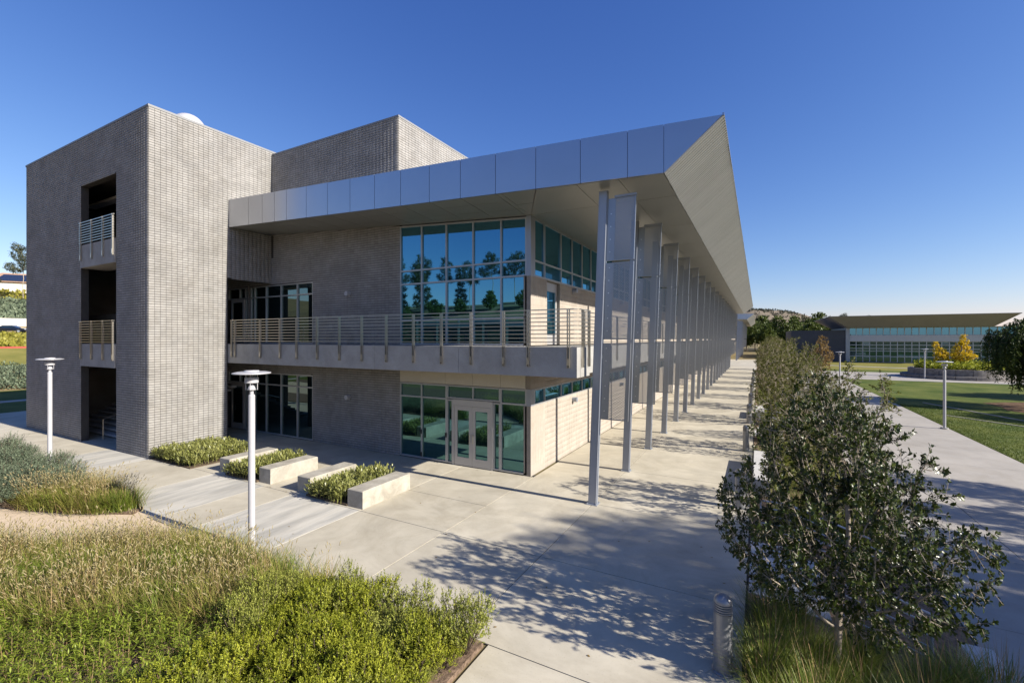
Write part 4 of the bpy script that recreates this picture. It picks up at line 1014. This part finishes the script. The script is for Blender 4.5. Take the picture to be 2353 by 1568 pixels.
# near tree by the walkway: multi stemmed, glossy, reaching almost to the ground
hero = tree_meshes(11, [(0, 0, 2.1, 2.1, 2.1, 1.4), (-.8, -.3, 1.95, 1.2, 1.3, 1.0), (.8, .2, 1.85, 1.3, 1.4, .9), (0, .3, 3.0, 1.4, 1.4, .9), (.1, -1.1, 1.75, 1.3, 1.0, .7), (.35, .8, 3.6, .5, .5, .7), (-.5, -.6, 3.3, .7, .7, .7)], 1900,
                   [(0, 0, 0), (.02, .02, .3), (.03, .0, .6)], .13, 1.3, .20, .0045, .0125, 12, .062, .028, True, ex=2.25, rmax=.085, wh=True, gap=1.5, shell=.3, tw=(3, .25))
tree('broadleaf_tree', hero, M_barkL, L_hero, (7.98, -5.85, -.32), .6, (.80, .80, 1.12), 'nearest glossy dark green tree in the lower right, leaning over the walkway')
rowA = tree_meshes(21, [(0, 0, 2.1, 1.7, 1.7, 1.7), (.5, .2, 3.4, 1.2, 1.2, 1.2), (-.7, -.4, 3.0, 1.1, 1.1, 1.1)], 800, [(0, 0, 0), (0, .03, .3), (.03, .0, .7)], .17, 1.5, .27, .006, .017, 9, .07, .034, False, rmax=.09, wh=True, gap=1.5, tw=(3, .3))
rowB = tree_meshes(22, [(0, 0, 2.3, 1.6, 1.9, 1.8), (-.5, .5, 3.7, 1.1, 1.2, 1.2), (.8, -.4, 2.9, 1.1, 1.1, 1.2)], 800, [(0, 0, 0), (0, -.03, .3), (-.03, .04, .7)], .17, 1.5, .27, .006, .017, 9, .07, .034, False, rmax=.09, wh=True, gap=1.5, tw=(3, .3))
ordn = ['second', 'third', 'fourth', 'fifth', 'sixth', 'seventh', 'eighth', 'ninth', 'tenth', 'eleventh', 'twelfth']
for k, (y, s_, x) in enumerate([(.4, .98, 8.5), (7.6, 1.02, 8.6), (11.0, .8, 9.4), (15.6, 1.12, 8.5), (21.5, 1.1, 8.6), (27.5, 1.12, 8.5), (34, 1.15, 8.5), (41, 1.15, 8.6), (49, 1.15, 8.5), (57, 1.2, 8.5), (66, 1.2, 8.5)]):
    tree('broadleaf_tree', (rowA, rowB)[k % 2], M_barkL, L_row, (x, y, -.35), 1.7 * k, s_, ordn[k] + ' olive green tree from the camera in the row along the walkway', 'row of trees along the walkway')

# tall trees beyond the right edge of the picture (they cast the soft shadows) and on the slopes
eucA = tree_meshes(31, [(0, 0, 11.5, 2.2, 2.2, 2.0), (1.6, .6, 9.3, 1.9, 1.7, 1.3), (-1.7, -.5, 8.6, 1.8, 1.9, 1.2), (.4, -1.3, 13.2, 1.4, 1.4, 1.3), (-.6, 1.3, 10.3, 1.5, 1.6, 1.2)], 900, [(0, 0, 0), (.05, .05, 1.5), (.1, -.05, 3), (.0, .0, 4.5), (.1, .1, 6)], .4, 4.5, .6, .012, .04, 26, .30, .10, False, rmax=.24, spread=.55, droop=.6, gap=1.2)
eucB = tree_meshes(32, [(0, 0, 9.5, 2.5, 2.3, 1.9), (2.0, .3, 7.4, 1.8, 1.7, 1.2), (-1.6, .8, 7.2, 1.8, 1.9, 1.3), (.2, -.9, 11.3, 1.7, 1.5, 1.1)], 800, [(0, 0, 0), (.05, .1, 1.4), (-.1, .1, 2.8), (-.1, 0, 4.2)], .4, 4.5, .6, .012, .04, 26, .30, .10, False, rmax=.22, spread=.55, droop=.6, gap=1.2)
conifer = tree_meshes(33, [(0, 0, 2.2 + 1.5 * k, 2.1 - .26 * k, 2.1 - .26 * k, .9) for k in range(7)], 700, [(0, 0, 0), (0, 0, 1), (0, 0, 2), (0, 0, 3), (0, 0, 5), (0, 0, 7), (0, 0, 9), (0, 0, 11)], .4, 3, .55, .012, .04, 22, .34, .12, False, rmax=.2, spread=.45, droop=.2)
GT = 'tall trees right of the lower path'
for k, (x, y, z, m_, s_) in enumerate([(30, -2.7, -.62, eucA, 1.14), (24, 1.5, -.62, eucB, .74), (25, 8.2, -.62, eucA, .60), (26, -6.0, -.62, eucB, .85), (31, -2.2, -.62, eucB, 1.32), (23, -2.2, -.62, eucB, .72), (24, 4.8, -.62, eucA, .56), (22.5, -5.6, -.62, eucA, .58)]):
    tree('eucalyptus_tree', m_, M_barkL, L_euc, (x, y, z), 1.3 * k, s_, 'tall open crowned eucalyptus right of the lower path casting soft shadows', GT)
far_tr = [tree_meshes(41 + k, [(0, 0, 5, 3.2, 3.2, 2.6), (1.6, .5, 6.8, 2, 2, 1.8), (-1.5, -.6, 6.4, 2, 2, 1.6), (.3, .2, 8.2, 1.6, 1.6, 1.5)], 420, [(0, 0, 0), (.1, 0, 1.2), (0, .1, 2.4)], .7, 5, .9, .03, .10, 24, .6, .34, False, rmax=.3, spread=.8, bark_min=.04) for k in range(2)]
# mirrored in the windows: trees on the bank behind the viewpoint
for k, (x, y, m_, s_, nm) in enumerate([(-50, -47, conifer, .9, 'conifer_tree'), (-47, -50, eucB, .72, 'eucalyptus_tree'), (-44.5, -47, conifer, .82, 'conifer_tree'), (-42, -51, eucA, .62, 'eucalyptus_tree'), (-39.5, -52, conifer, .62, 'conifer_tree'), (-37, -51, eucB, .66, 'eucalyptus_tree'), (-33, -52, eucA, .66, 'eucalyptus_tree'), (-29.5, -54, eucB, .74, 'eucalyptus_tree'), (-26, -56, conifer, .6, 'conifer_tree'), (-54, -52, eucA, .7, 'eucalyptus_tree'), (-20, -56, eucB, .6, 'eucalyptus_tree')]):
    tree(nm, m_, M_barkL, L_euc, (x, y, tz(x, y) - .2), .9 * k, s_ * 1.08, ('pointed conifer' if nm[0] == 'c' else 'round headed eucalyptus') + ' on the bank behind the viewpoint, mirrored in the upper windows', 'trees mirrored in the windows')
for k, (x, y, s_) in enumerate([(-52, -44, .42), (-46, -45, .36), (-41, -46, .4), (-36, -47, .34), (-31, -48, .4), (-25, -48, .36)]):
    tree('leafy_bush', far_tr[k % 2], M_bark, L_green, (x, y, tz(x, y) - .8), k, s_, 'low green bush on the bank behind the viewpoint, mirrored in the upper windows', 'bushes mirrored in the windows')
tree('leafy_tree', eucB, M_bark, L_green, (-26, -22.5, -.1), 2., .62, 'bushy green tree mirrored at the left of the upper windows')
# left hillside
tree('eucalyptus_tree', eucA, M_barkL, L_euc, (-153, 26.0, 13.4), .4, 1.05, 'tall eucalyptus on the hillside beside the left edge of the tower')
tree('eucalyptus_tree', eucB, M_barkL, L_euc, (-171, 24.5, 16.3), 1.4, .55, 'smaller dark tree beside the hilltop house at the far left edge')

rg = np.random.default_rng(9)
k = 0
for x, y, s_, m_ in [(3, 182, 1.0, L_green), (6, 190, 1.1, L_green), (10, 178, .95, L_euc), (13, 195, 1.25, L_green), (17, 186, .95, L_green), (20, 200, 1.15, L_euc), (24, 190, 1.0, L_ivy), (28, 205, 1.2, L_euc), (33, 195, 1.0, L_green), (37, 210, 1.2, L_euc), (9, 215, 1.35, L_euc), (22, 225, 1.35, L_euc), (31, 235, 1.5, L_euc), (40, 200, 1.0, L_ivy), (45, 215, 1.2, L_euc), (-4, 196, 1.1, L_green), (52, 220, 1.2, L_green), (1, 208, 1.3, L_euc)]:
    tree('background_tree', far_tr[k % 2], M_bark, m_, (x, y, -.7), 2.1 * k, s_ * 1.22, 'bushy tree in the belt of trees between the two far buildings', 'belt of trees before the dry hill'); k += 1
for x, y, s_ in [(10, 265, 1.25), (14, 268, 1.15), (30, 275, 1.2), (46, 280, 1.25), (60, 290, 1.15)]:
    tree('eucalyptus_tree', eucA, M_barkL, L_euc, (x, y, -.7 + (y - 250) * .05), x, s_, 'taller thin eucalyptus rising above the tree belt before the hill', 'eucalyptus above the tree belt')
tree('background_tree', far_tr[0], M_bark, L_green, (80, 112, -.7), 1., 1.1, 'bright green tree at the far right edge behind the pepper tree')
# scrub on the hills: one mass
hp = []
rg = np.random.default_rng(77); a = Acc()
pts = np.stack([rg.uniform(-420, 260, 900), rg.uniform(1260, 1400, 900), rg.uniform(5, 60, 900)], 1)
dg_ = bpy.context.evaluated_depsgraph_get()
hm = [o for o in bpy.data.objects if o.name.startswith('hills') and o.type == 'MESH']
from mathutils.bvhtree import BVHTree
bv = [BVHTree.FromPolygons([v.co for v in o.data.vertices], [p.vertices for p in o.data.polygons]) for o in hm]
px_ = rg.uniform(-400, 620, 2600); py_ = rg.uniform(1250, 1700, 2600)
nzv = np.sin(px_ * .03 + 1) + np.sin(py_ * .024) + np.sin((px_ + py_) * .013)
for x, y, q in zip(px_, py_, nzv):
    if q < .1: continue
    hz = None
    for b_ in bv:
        h_ = b_.ray_cast(Vector((x, y, 900)), Vector((0, 0, -1)))
        if h_[0] is not None and (hz is None or h_[0].z > hz): hz = h_[0].z
    if hz is None or hz < 3: continue
    n = 7; c = np.array([x, y, hz + 1.0]) + rg.normal(size=(n, 3)) * [3, 3, 1.2]
    v, t, q4 = leaves(c, rdir(rg, n), rdir(rg, n), 5., 3.4); a.add(v, t, q4)
obj('hill_scrub', a.mesh('hill_scrub'), leaf_mat('scrub_leaf', (.05, .06, .045), (.10, .10, .075), .8, .1, .1, .01), kind='stuff', label='dark scrub scattered over the dry hills', cat='scrub')

# autumn, yellow and pepper trees
brown = tree_meshes(51, [(0, 0, 3.4, 1.3, 1.3, 1.9), (.2, .1, 5.0, .8, .8, 1.0)], 420, [(0, 0, 0), (0, .02, .8), (.02, 0, 1.5)], .2, 2, .32, .008, .026, 12, .15, .09, False, rmax=.08, spread=.2, gap=1.3)
tree('autumn_tree', brown, M_barkL, L_brown, (13.1, 46.5, -.6), 0, 1.0, 'slender tree with thinning brown autumn leaves in front of the glass building')
yel = tree_meshes(52, [(-1.5, 0, 2.3, .9, .9, 1.3), (-1.9, .2, 3.6, .5, .5, .9), (1.1, 0, 2.7, 1.2, 1.0, 1.7), (1.4, .1, 4.5, .6, .6, 1.0), (0, .2, 2.0, 1.5, 1.0, .9), (2.1, -.2, 2.2, .8, .7, .7)], 700, [(0, 0, 0), (0, 0, .5), (.05, 0, .9)], .2, 2, .3, .009, .03, 18, .19, .10, False, rmax=.1, spread=.22)
tree('yellow_tree', yel, M_bark, L_yellow, (30.6, 70.0, .45), .15, .92, 'bright yellow autumn tree standing in the round planter')
def pepper(seed, Rr, H):
    rg = np.random.default_rng(seed); A = crown_pts(rg, 420, [(0, 0, H * .66, Rr * .8, Rr * .8, H * .3), (.8, .5, H * .8, Rr * .5, Rr * .5, H * .2)], .0, .5)
    N, par = colonize(A, [(0, 0, 0), (.1, 0, .7), (.05, .1, 1.4)], .3, 3, .45); r, ch = radii(par, .012, 2.3, .22); k = np.where(r < .03)[0]; out = Acc()
    for i in k:
        for _ in range(3):
            n = rg.integers(9, 20); hd = rdir(rg, 1)[0]; hd[2] = 0; p = N[i]; t = np.arange(n)[:, None] * .13
            P_ = p + hd * np.minimum(t * .5, .35) + np.array([0, 0, -1.]) * t * t / (t + .5) * 1.0 + rg.normal(size=(n, 3)) * .04
            P_ = P_[P_[:, 2] > .8]
            if len(P_) < 3: continue
            m_ = len(P_); pp = np.repeat(P_, 3, 0); ax = rdir(rg, 3 * m_) * .6 + [0, 0, -.8]
            v, t_, q = leaves(pp, ax, rdir(rg, 3 * m_), .2, .05); out.add(v, t_, q)
    return limbs(N, par, r, 6), out.mesh('crown')
pep = pepper(61, 4.2, 7.0)
tree('pepper_tree', pep, M_bark, L_pepper, (26.6, 35.8, -.62), .4, 1.14, 'weeping pepper tree hanging in from the right edge over the lawn')
tree('pepper_tree', pep, M_bark, L_pepper, (33.5, 29.0, -.62), 2.4, 1.1, 'second weeping pepper tree beyond the right edge shading the bare soil')
tree('pepper_tree', pep, M_bark, L_pepper, (36.5, 45.0, -.62), 4.0, 1.1, 'third weeping pepper tree beyond the right edge')

# ---- grasses
def fountain(poly, n, seed, h=1., z=.05, dens=1., mind=.3):
    rg = np.random.default_rng(seed); C_ = scatter(poly, n, rg, mind); a = Acc()
    for cx, cy in C_:
        s_ = rg.uniform(.7, 1.15) * h; k = int(120 * dens); ripe = np.clip(.5 + .5 * math.sin(cx * 1.9 + 1) * math.cos(cy * 2.3) + rg.normal() * .25, .05, 1)
        b = np.stack([cx + rg.normal(size=k) * .11, cy + rg.normal(size=k) * .11, np.full(k, z)], 1); az = rg.normal(2.9, 1.6, k)
        v, t, q, tp, ax = blades(b, az, rg.uniform(.05, .5, k), rg.uniform(.5, .95, k) * s_, rg.uniform(.006, .011, k), rg.uniform(.12, .42, k)); a.add(v, t, q, int(ripe < .35))
        k = int(k * .35 * ripe); b = np.stack([cx + rg.normal(size=k) * .13, cy + rg.normal(size=k) * .13, np.full(k, z)], 1); az = rg.uniform(0, 6.28, k)
        v, t, q, tp, ax = blades(b, az, rg.uniform(.15, .8, k), rg.uniform(.4, .8, k) * s_, rg.uniform(.005, .009, k), rg.uniform(.15, .45, k)); a.add(v, t, q, 2)
        k = int(rg.integers(10, 30) * dens * (.15 + ripe)); b = np.stack([cx + rg.normal(size=k) * .09, cy + rg.normal(size=k) * .09, np.full(k, z)], 1); az = rg.normal(2.8, 1.2, k)
        v, t, q, tp, ax = blades(b, az, rg.uniform(.02, .42, k), rg.uniform(.7, 1.05, k) * s_, np.full(k, .005), rg.uniform(.04, .22, k)); a.add(v, t, q, 2)
        v, t, q = plumes(tp, unit(ax + [-.3, 0, -.1]), rg.uniform(.08, .15, k), rg.uniform(.012, .02, k), rg); a.add(v, t, q, 3)
    return a.mesh('fountain_grass')
mats_g = [L_grass, L_grassG, L_dry, L_plume]
bedG = [(-4.75, -8.85), (-3.2, -8.65), (-1.7, -8.6), (-.75, -8.85), (-.7, -9.9), (-2.2, -10.8), (-4.2, -11.7), (-6.5, -12.6), (-9.8, -13.4), (-9.4, -11.65), (-7.0, -10.6), (-5.4, -9.5)]
obj('fountain_grass', fountain(bedG, 320, 3, .92), mats_g, kind='stuff', label='tan plumed fountain grass filling the foreground bed', cat='grass')
bedT = [(-8.35, -8.0), (-8.5, -8.45), (-9.6, -9.0), (-11.2, -9.55), (-12.2, -9.3), (-11.3, -8.2), (-10, -7.95)]
obj('fountain_grass', fountain(bedT, 85, 4, .92), mats_g, kind='stuff', label='tan fountain grass patch beside the blue green shrubs', cat='grass')
obj('fountain_grass', fountain([(-4.6, -8.25), (-1.2, -8.25), (-1.2, -8.7), (-4.7, -8.9)], 22, 15, .62, dens=.6), mats_g, kind='stuff', label='sparse low fountain grass along the dark edging strip', cat='grass')
obj('fountain_grass', fountain([(-.9, -8.2), (-.1, -8.2), (-.1, -8.5), (-.9, -8.6)], 3, 5, .75), mats_g, kind='stuff', label='small grass tuft at the bed corner behind the yellow green shrubs', cat='grass')
# leafy perennials along the bottom edge of the bed
def perennials(poly, n, seed, h=.5, z=.05):
    rg = np.random.default_rng(seed); C_ = scatter(poly, n, rg); a = Acc(); b = np.stack([C_[:, 0], C_[:, 1], np.full(n, z)], 1); az = rg.uniform(0, 6.28, n); ln = rg.uniform(.0, .45, n); L_ = rg.uniform(.6, 1.1, n) * h
    v, t, q, tp, ax = blades(b, az, ln, L_, np.full(n, .007), rg.uniform(0, .12, n)); a.add(v, t, q, 1)
    for f in np.linspace(.25, 1.0, 12):
        p = b + (tp - b) * f; d = rdir(rg, n) * [1, 1, .35] + [0, 0, .35]; v, t, q = leaves(p, d, rdir(rg, n) * .3 + [0, 0, 1], rg.uniform(.055, .10, n), rg.uniform(.013, .02, n), cup=.1); a.add(v, t, q, 0)
        d = rdir(rg, n) * [1, 1, .35] + [0, 0, .35]; v, t, q = leaves(p, d, rdir(rg, n) * .3 + [0, 0, 1], rg.uniform(.05, .09, n), rg.uniform(.013, .02, n), cup=.1); a.add(v, t, q, 0)
    return a.mesh('perennials')
obj('perennials', perennials([(-.6, -10.1), (-2.2, -10.9), (-4.4, -11.8), (-6.5, -12.7), (-6.5, -14.5), (1.0, -14.5), (.6, -11.2), (.1, -10.4)], 2300, 6, .55), [L_peren, L_dry], kind='stuff', label='bright green leafy perennials along the bottom left edge', cat='ground cover')

# ---- rounded shrubs
def shrub(seed, r, h, n, L, W, spike=.0, oval=False, sl=.13, per=11):
    rg = np.random.default_rng(seed); lob = [(0, 0, h * .42, r * .78, r * .78, h * .46)] + [(r * .6 * math.cos(t), r * .6 * math.sin(t), h * rg.uniform(.4, .8), r * rg.uniform(.3, .45), r * rg.uniform(.3, .45), h * rg.uniform(.22, .34)) for t in rg.uniform(0, 6.28, 7)]
    m = int(n / per); tot = sum(l[3] * l[4] for l in lob); P0 = []; U0 = []
    for cx, cy, cz, rx, ry, rz in lob:
        k = max(4, int(m * rx * ry / tot)); u = rdir(rg, k); u[:, 2] = np.abs(u[:, 2]) * 1.1 - .3; P0.append(np.array([cx, cy, cz]) + u * rg.uniform(.45, .95, (k, 1)) * [rx, ry, rz]); U0.append(u)
    P0 = np.concatenate(P0); U0 = np.concatenate(U0); ok = P0[:, 2] > .03; P0, U0 = P0[ok], U0[ok]; m = len(P0)
    ax = unit(U0 * .55 + [0, 0, .55 + spike] + rdir(rg, m) * .45); ln = rg.uniform(.6, 1.35, m) * sl
    f = np.tile(np.linspace(.15, 1, per), m); A = np.repeat(ax, per, 0); p = np.repeat(P0, per, 0) + A * (f * np.repeat(ln, per))[:, None]
    d = A * (.35 + .5 * f[:, None]) + unit(np.cross(A, rdir(rg, m * per))) * .8; a = Acc(); nn = m * per
    v, t, q = leaves(p, d, A + rdir(rg, nn) * .4, L * rg.uniform(.65, 1.2, nn) * (1.1 - .35 * f), W * rg.uniform(.7, 1.2, nn), oval); a.add(v, t, q)
    tw = MB()
    for i in range(0, m, max(1, m // 60)):
        e = P0[i] + ax[i] * ln[i] * .9; tw.bar((e[0] * .25, e[1] * .25, 0), tuple(P0[i]), .007, .007); tw.bar(tuple(P0[i]), tuple(e), .005, .005)
    return a.mesh('foliage'), tw.mesh('stems')
def plant(name, ms, leaf, stem, loc, rot, scale, label, group, cat='shrub'):
    t = thing(name, label, cat, loc, rot, group, scale); obj('foliage', ms[0], leaf, t); obj('stems', ms[1], stem, t); return t
coy = [shrub(70 + k, .50, .64, 6600, .036, .015, .3) for k in range(4)]
rg = np.random.default_rng(12)
pts = scatter([(-.35, -8.75), (.35, -8.45), (3.0, -8.35), (3.05, -12.5), (.6, -12.5), (.3, -11.0), (-.35, -9.9)], 52, rg, .5)
for k, (x, y) in enumerate(pts):
    plant('rounded_shrub', coy[k % 4], (L_coyote, L_coyote, L_coyote2)[k % 3], M_bark, (x, y, .02), rg.uniform(0, 6.28), (rg.uniform(.7, 1.15), rg.uniform(.7, 1.15), rg.uniform(.7, 1.4)), 'yellow green rounded shrub in the dense clump at the bottom of the picture', 'yellow green shrubs in the foreground')
for k in range(9):
    plant('rounded_shrub', coy[k % 4], L_coyote2, M_bark, (rg.uniform(2.82, 2.98), -8.5 - .36 * k, .02), rg.uniform(0, 6.28), rg.uniform(.45, .6), 'small dull green shrub along the paved edge of the foreground bed', 'small edge shrubs')
blu = [shrub(80 + k, .62, .62, 4200, .06, .013, .3, sl=.2) for k in range(2)]
pts = scatter([(-11.4, -8.5), (-12.0, -8.15), (-14.6, -8.1), (-20.5, -8.3), (-21, -10.5), (-14, -10.0), (-11.7, -9.6)], 34, rg, .7)
for k, (x, y) in enumerate(pts):
    plant('blue_green_shrub', blu[k % 2], L_blue, M_bark, (x, y, .03), rg.uniform(0, 6.28), rg.uniform(.9, 1.35), 'low blue green shrub in the mound at the left edge beside the paving', 'blue green shrubs at the left edge')
# ---- leafy ground planting by the tower and between the seat walls
def rosettes(poly, n, seed, h0, h1, z=.0, L=.17, W=.035, mind=.1, ramp=None):
    rg = np.random.default_rng(seed); C_ = scatter(poly, n, rg, mind); a = Acc()
    for cx, cy in C_:
        h = rg.uniform(h0, h1) * (1 if ramp is None else .55 + .45 * min(1, (cx - ramp) / .9)); k = 30; lv = rg.uniform(.25, 1, k) * h; rr_ = rg.normal(size=(k, 2)) * .05; az = rg.uniform(0, 6.28, k); el = rg.uniform(.05, 1.1, k)
        p = np.stack([cx + rr_[:, 0], cy + rr_[:, 1], z + lv], 1); d = np.stack([np.cos(az) * np.cos(el), np.sin(az) * np.cos(el), np.sin(el)], 1)
        v, t, q = leaves(p, d, np.array([[0, 0, 1.]]) + rdir(rg, k) * .3, L * rg.uniform(.6, 1.2, k), W * rg.uniform(.8, 1.2, k), True, .1); a.add(v, t, q)
        b = np.array([[cx, cy, z]]); v, t, q, _, _ = blades(b, np.array([0.]), np.array([0.05]), np.array([h]), np.array([.012]), np.array([0.02])); a.add(v, t, q)
    return a.mesh('leafy_planting')
T0 = [(-14.42, -5.15), (-11.5, -5.15), (-11.5, -2.75), (-14.42, -2.75)]
obj('tower_bed', MB().box(-14.49, -11.45, -5.18, -2.7, -.05, .035), M_soil, kind='structure')
obj('leafy_planting', rosettes(T0, 330, 91, .25, .48, .03), L_bed, kind='stuff', label='yellow green leafy planting at the foot of the sunlit tower wall', cat='ground cover')
obj('planter_bed', MB().box(-9.595, -7.785, -4.95, -3.0, -.05, .06), M_soil, kind='structure')
obj('leafy_planting', rosettes([(-9.42, -5.05), (-7.85, -5.0), (-7.85, -3.0), (-9.42, -3.0)], 200, 92, .35, .62, .05, L=.15, ramp=-9.5), L_bed, kind='stuff', label='leafy planting between the first two seat walls, behind the lamp post', cat='ground cover')
obj('planter_bed', MB().box(-5.195, -3.425, -5.0, -3.0, -.05, .06), M_soil, kind='structure')
obj('leafy_planting', rosettes([(-5.05, -5.15), (-3.5, -5.1), (-3.5, -3.0), (-5.05, -3.0)], 200, 93, .35, .64, .05, L=.15, ramp=-5.15), L_bed, kind='stuff', label='leafy planting between the seat walls nearest the entrance', cat='ground cover')
# ---- clumping green grass in the strip
def tuft(seed, n=420, h=.85):
    rg = np.random.default_rng(seed); a = Acc(); b = np.stack([rg.normal(size=n) * .12, rg.normal(size=n) * .12, np.zeros(n)], 1); az = np.arctan2(b[:, 1], b[:, 0]) + rg.normal(size=n) * .5
    v, t, q, tp, ax = blades(b, az, rg.uniform(.05, .55, n), rg.uniform(.5, 1.05, n) * h, rg.uniform(.005, .009, n), rg.uniform(.06, .3, n)); a.add(v, t, q, 0)
    k = n // 6; b = np.stack([rg.normal(size=k) * .14, rg.normal(size=k) * .14, np.zeros(k)], 1); v, t, q, tp, ax = blades(b, rg.uniform(0, 6.28, k), rg.uniform(.2, .9, k), rg.uniform(.5, .9, k) * h, np.full(k, .007), rg.uniform(.1, .4, k)); a.add(v, t, q, 1)
    k = n // 30; b = np.stack([rg.normal(size=k) * .06, rg.normal(size=k) * .06, np.zeros(k)], 1); v, t, q, tp, ax = blades(b, rg.uniform(0, 6.28, k), rg.uniform(.0, .4, k), rg.uniform(1.1, 1.4, k) * h, np.full(k, .006), rg.uniform(.0, .1, k)); a.add(v, t, q, 1)
    return a.mesh('grass_tuft')
tf = [tuft(101 + k) for k in range(3)]
for m_ in tf: m_.materials.append(L_grassG); m_.materials.append(L_dry)
pts = np.concatenate([scatter([(7.0, -12.5), (10.0, -12.5), (10.1, -4.9), (7.0, -4.9)], 62, rg, .5), scatter([(7.4, 6.0), (9.6, 6.0), (9.6, 11), (7.4, 11)], 16, rg, .5), scatter([(7.4, -1.6), (9.9, -1.6), (9.9, 5.8), (7.5, 5.8)], 26, rg, .5), scatter([(7.1, 14.4), (9.6, 14.4), (9.6, 40), (7.2, 40)], 40, rg, .6)])
for k, (x, y) in enumerate(pts):
    o = obj('grass_clump', tf[k % 3], None, None, (x, y, interp(x, [(6.78, -.02), (10.28, -.56)])), 'green clumping grass in the strip under the row of trees', 'grass', 'grass clumps under the trees')
    o.rotation_euler = (0, 0, rg.uniform(0, 6.28)); o.scale = (rg.uniform(.85, 1.2),) * 3
# planter shrubs, lawn blades close to the path, left slope cover
rg = np.random.default_rng(200)
def cover(name, poly, zf, n, L, W, h, leaf, label, cat, seed, lump=.5):
    rg = np.random.default_rng(seed); C_ = scatter(poly, n, rg); z = np.array([zf(x, y) for x, y in C_]); hh = h * (.35 + .65 * np.abs(np.sin(C_[:, 0] / lump + np.sin(C_[:, 1] / lump * .7) * 2) * np.cos(C_[:, 1] / lump * 1.1)))
    p = np.stack([C_[:, 0], C_[:, 1], z + hh * rg.uniform(.2, 1, n)], 1); v, t, q = leaves(p, rdir(rg, n) + [0, 0, .5], rdir(rg, n), L * rg.uniform(.6, 1.3, n), W * rg.uniform(.6, 1.3, n)); a = Acc(); a.add(v, t, q)
    return obj(name, a.mesh(name), leaf, kind='stuff', label=label, cat=cat)
circ = [(31.3 + 4.6 * math.cos(t), 70.5 + 4.6 * math.sin(t)) for t in np.linspace(0, 2 * math.pi, 24, endpoint=False)]
cover('planter_shrubs', circ, lambda x, y: .6, 5200, .3, .16, 1.25, L_coyote, 'green and yellow shrubs filling the round planter', 'shrubs', 7, .9)
cover('silver_shrubs', [(-54, -6), (-54, 30), (-63, 30), (-63, -6)], lambda x, y: tz(x, y), 26000, .32, .12, .75, L_blue, 'silvery green shrub bank on the slope left of the tower', 'ground cover', 8, .8)
cover('ivy_slope', [(-74, -4), (-74, 34), (-108, 34), (-108, -4)], lambda x, y: tz(x, y) - .15, 20000, .55, .4, .35, L_ivy, 'yellow green ivy slope below the road', 'ground cover', 9, 2.)
cover('hedge_bank', [(-125, -4), (-125, 50), (-150, 50), (-150, -4)], lambda x, y: tz(x, y), 26000, .8, .45, 1.2, L_blue, 'dense grey green shrubs above the cream wall', 'ground cover', 10, 2.)
cover('dry_scrub', [(-152, 0), (-152, 60), (-185, 60), (-185, 0)], lambda x, y: tz(x, y), 2600, .9, .6, 1.0, L_ivy, 'scattered scrub on the dry slope below the house', 'ground cover', 11, 3.)
n = 60000; rg = np.random.default_rng(300); u = rg.uniform(0, 1, n) ** 1.6; bx_ = 17.06 + u * 14; by_ = rg.uniform(2, 34, n); ins = ((bx_ - 29) / 8.6) ** 2 + ((by_ - 33) / 9.3) ** 2 > 1
b = np.stack([bx_, by_, np.full(n, -.60)], 1)[ins]; n = len(b)
v, t, q, _, _ = blades(b, rg.uniform(0, 6.28, n), rg.uniform(0, .5, n), rg.uniform(.04, .085, n), rg.uniform(.012, .022, n), rg.uniform(.05, .4, n)); a = Acc(); a.add(v, t, q)
obj('lawn_grass', a.mesh('lawn_grass'), leaf_mat('lawn_blade', (.05, .085, .012), (.14, .17, .03), .5, .2, .25, .5), kind='stuff', label='short green turf of the lawn beside the lower path', cat='grass')
# fallen leaves on the paving
lv = [(rg.uniform(-9, 6.5), rg.uniform(-8, 3)) for _ in range(70)]
P3 = np.array([(x, y, .006) for x, y in lv]); v, t, q = leaves(P3, rdir(rg, 70) * [1, 1, .1], np.array([[0, 0, 1.]]) + rdir(rg, 70) * .1, .06, .03, True, .1); a = Acc(); a.add(v, t, q)
obj('fallen_leaves', a.mesh('fallen_leaves'), L_brown, kind='stuff', label='few dry leaves scattered on the paving', cat='leaves')
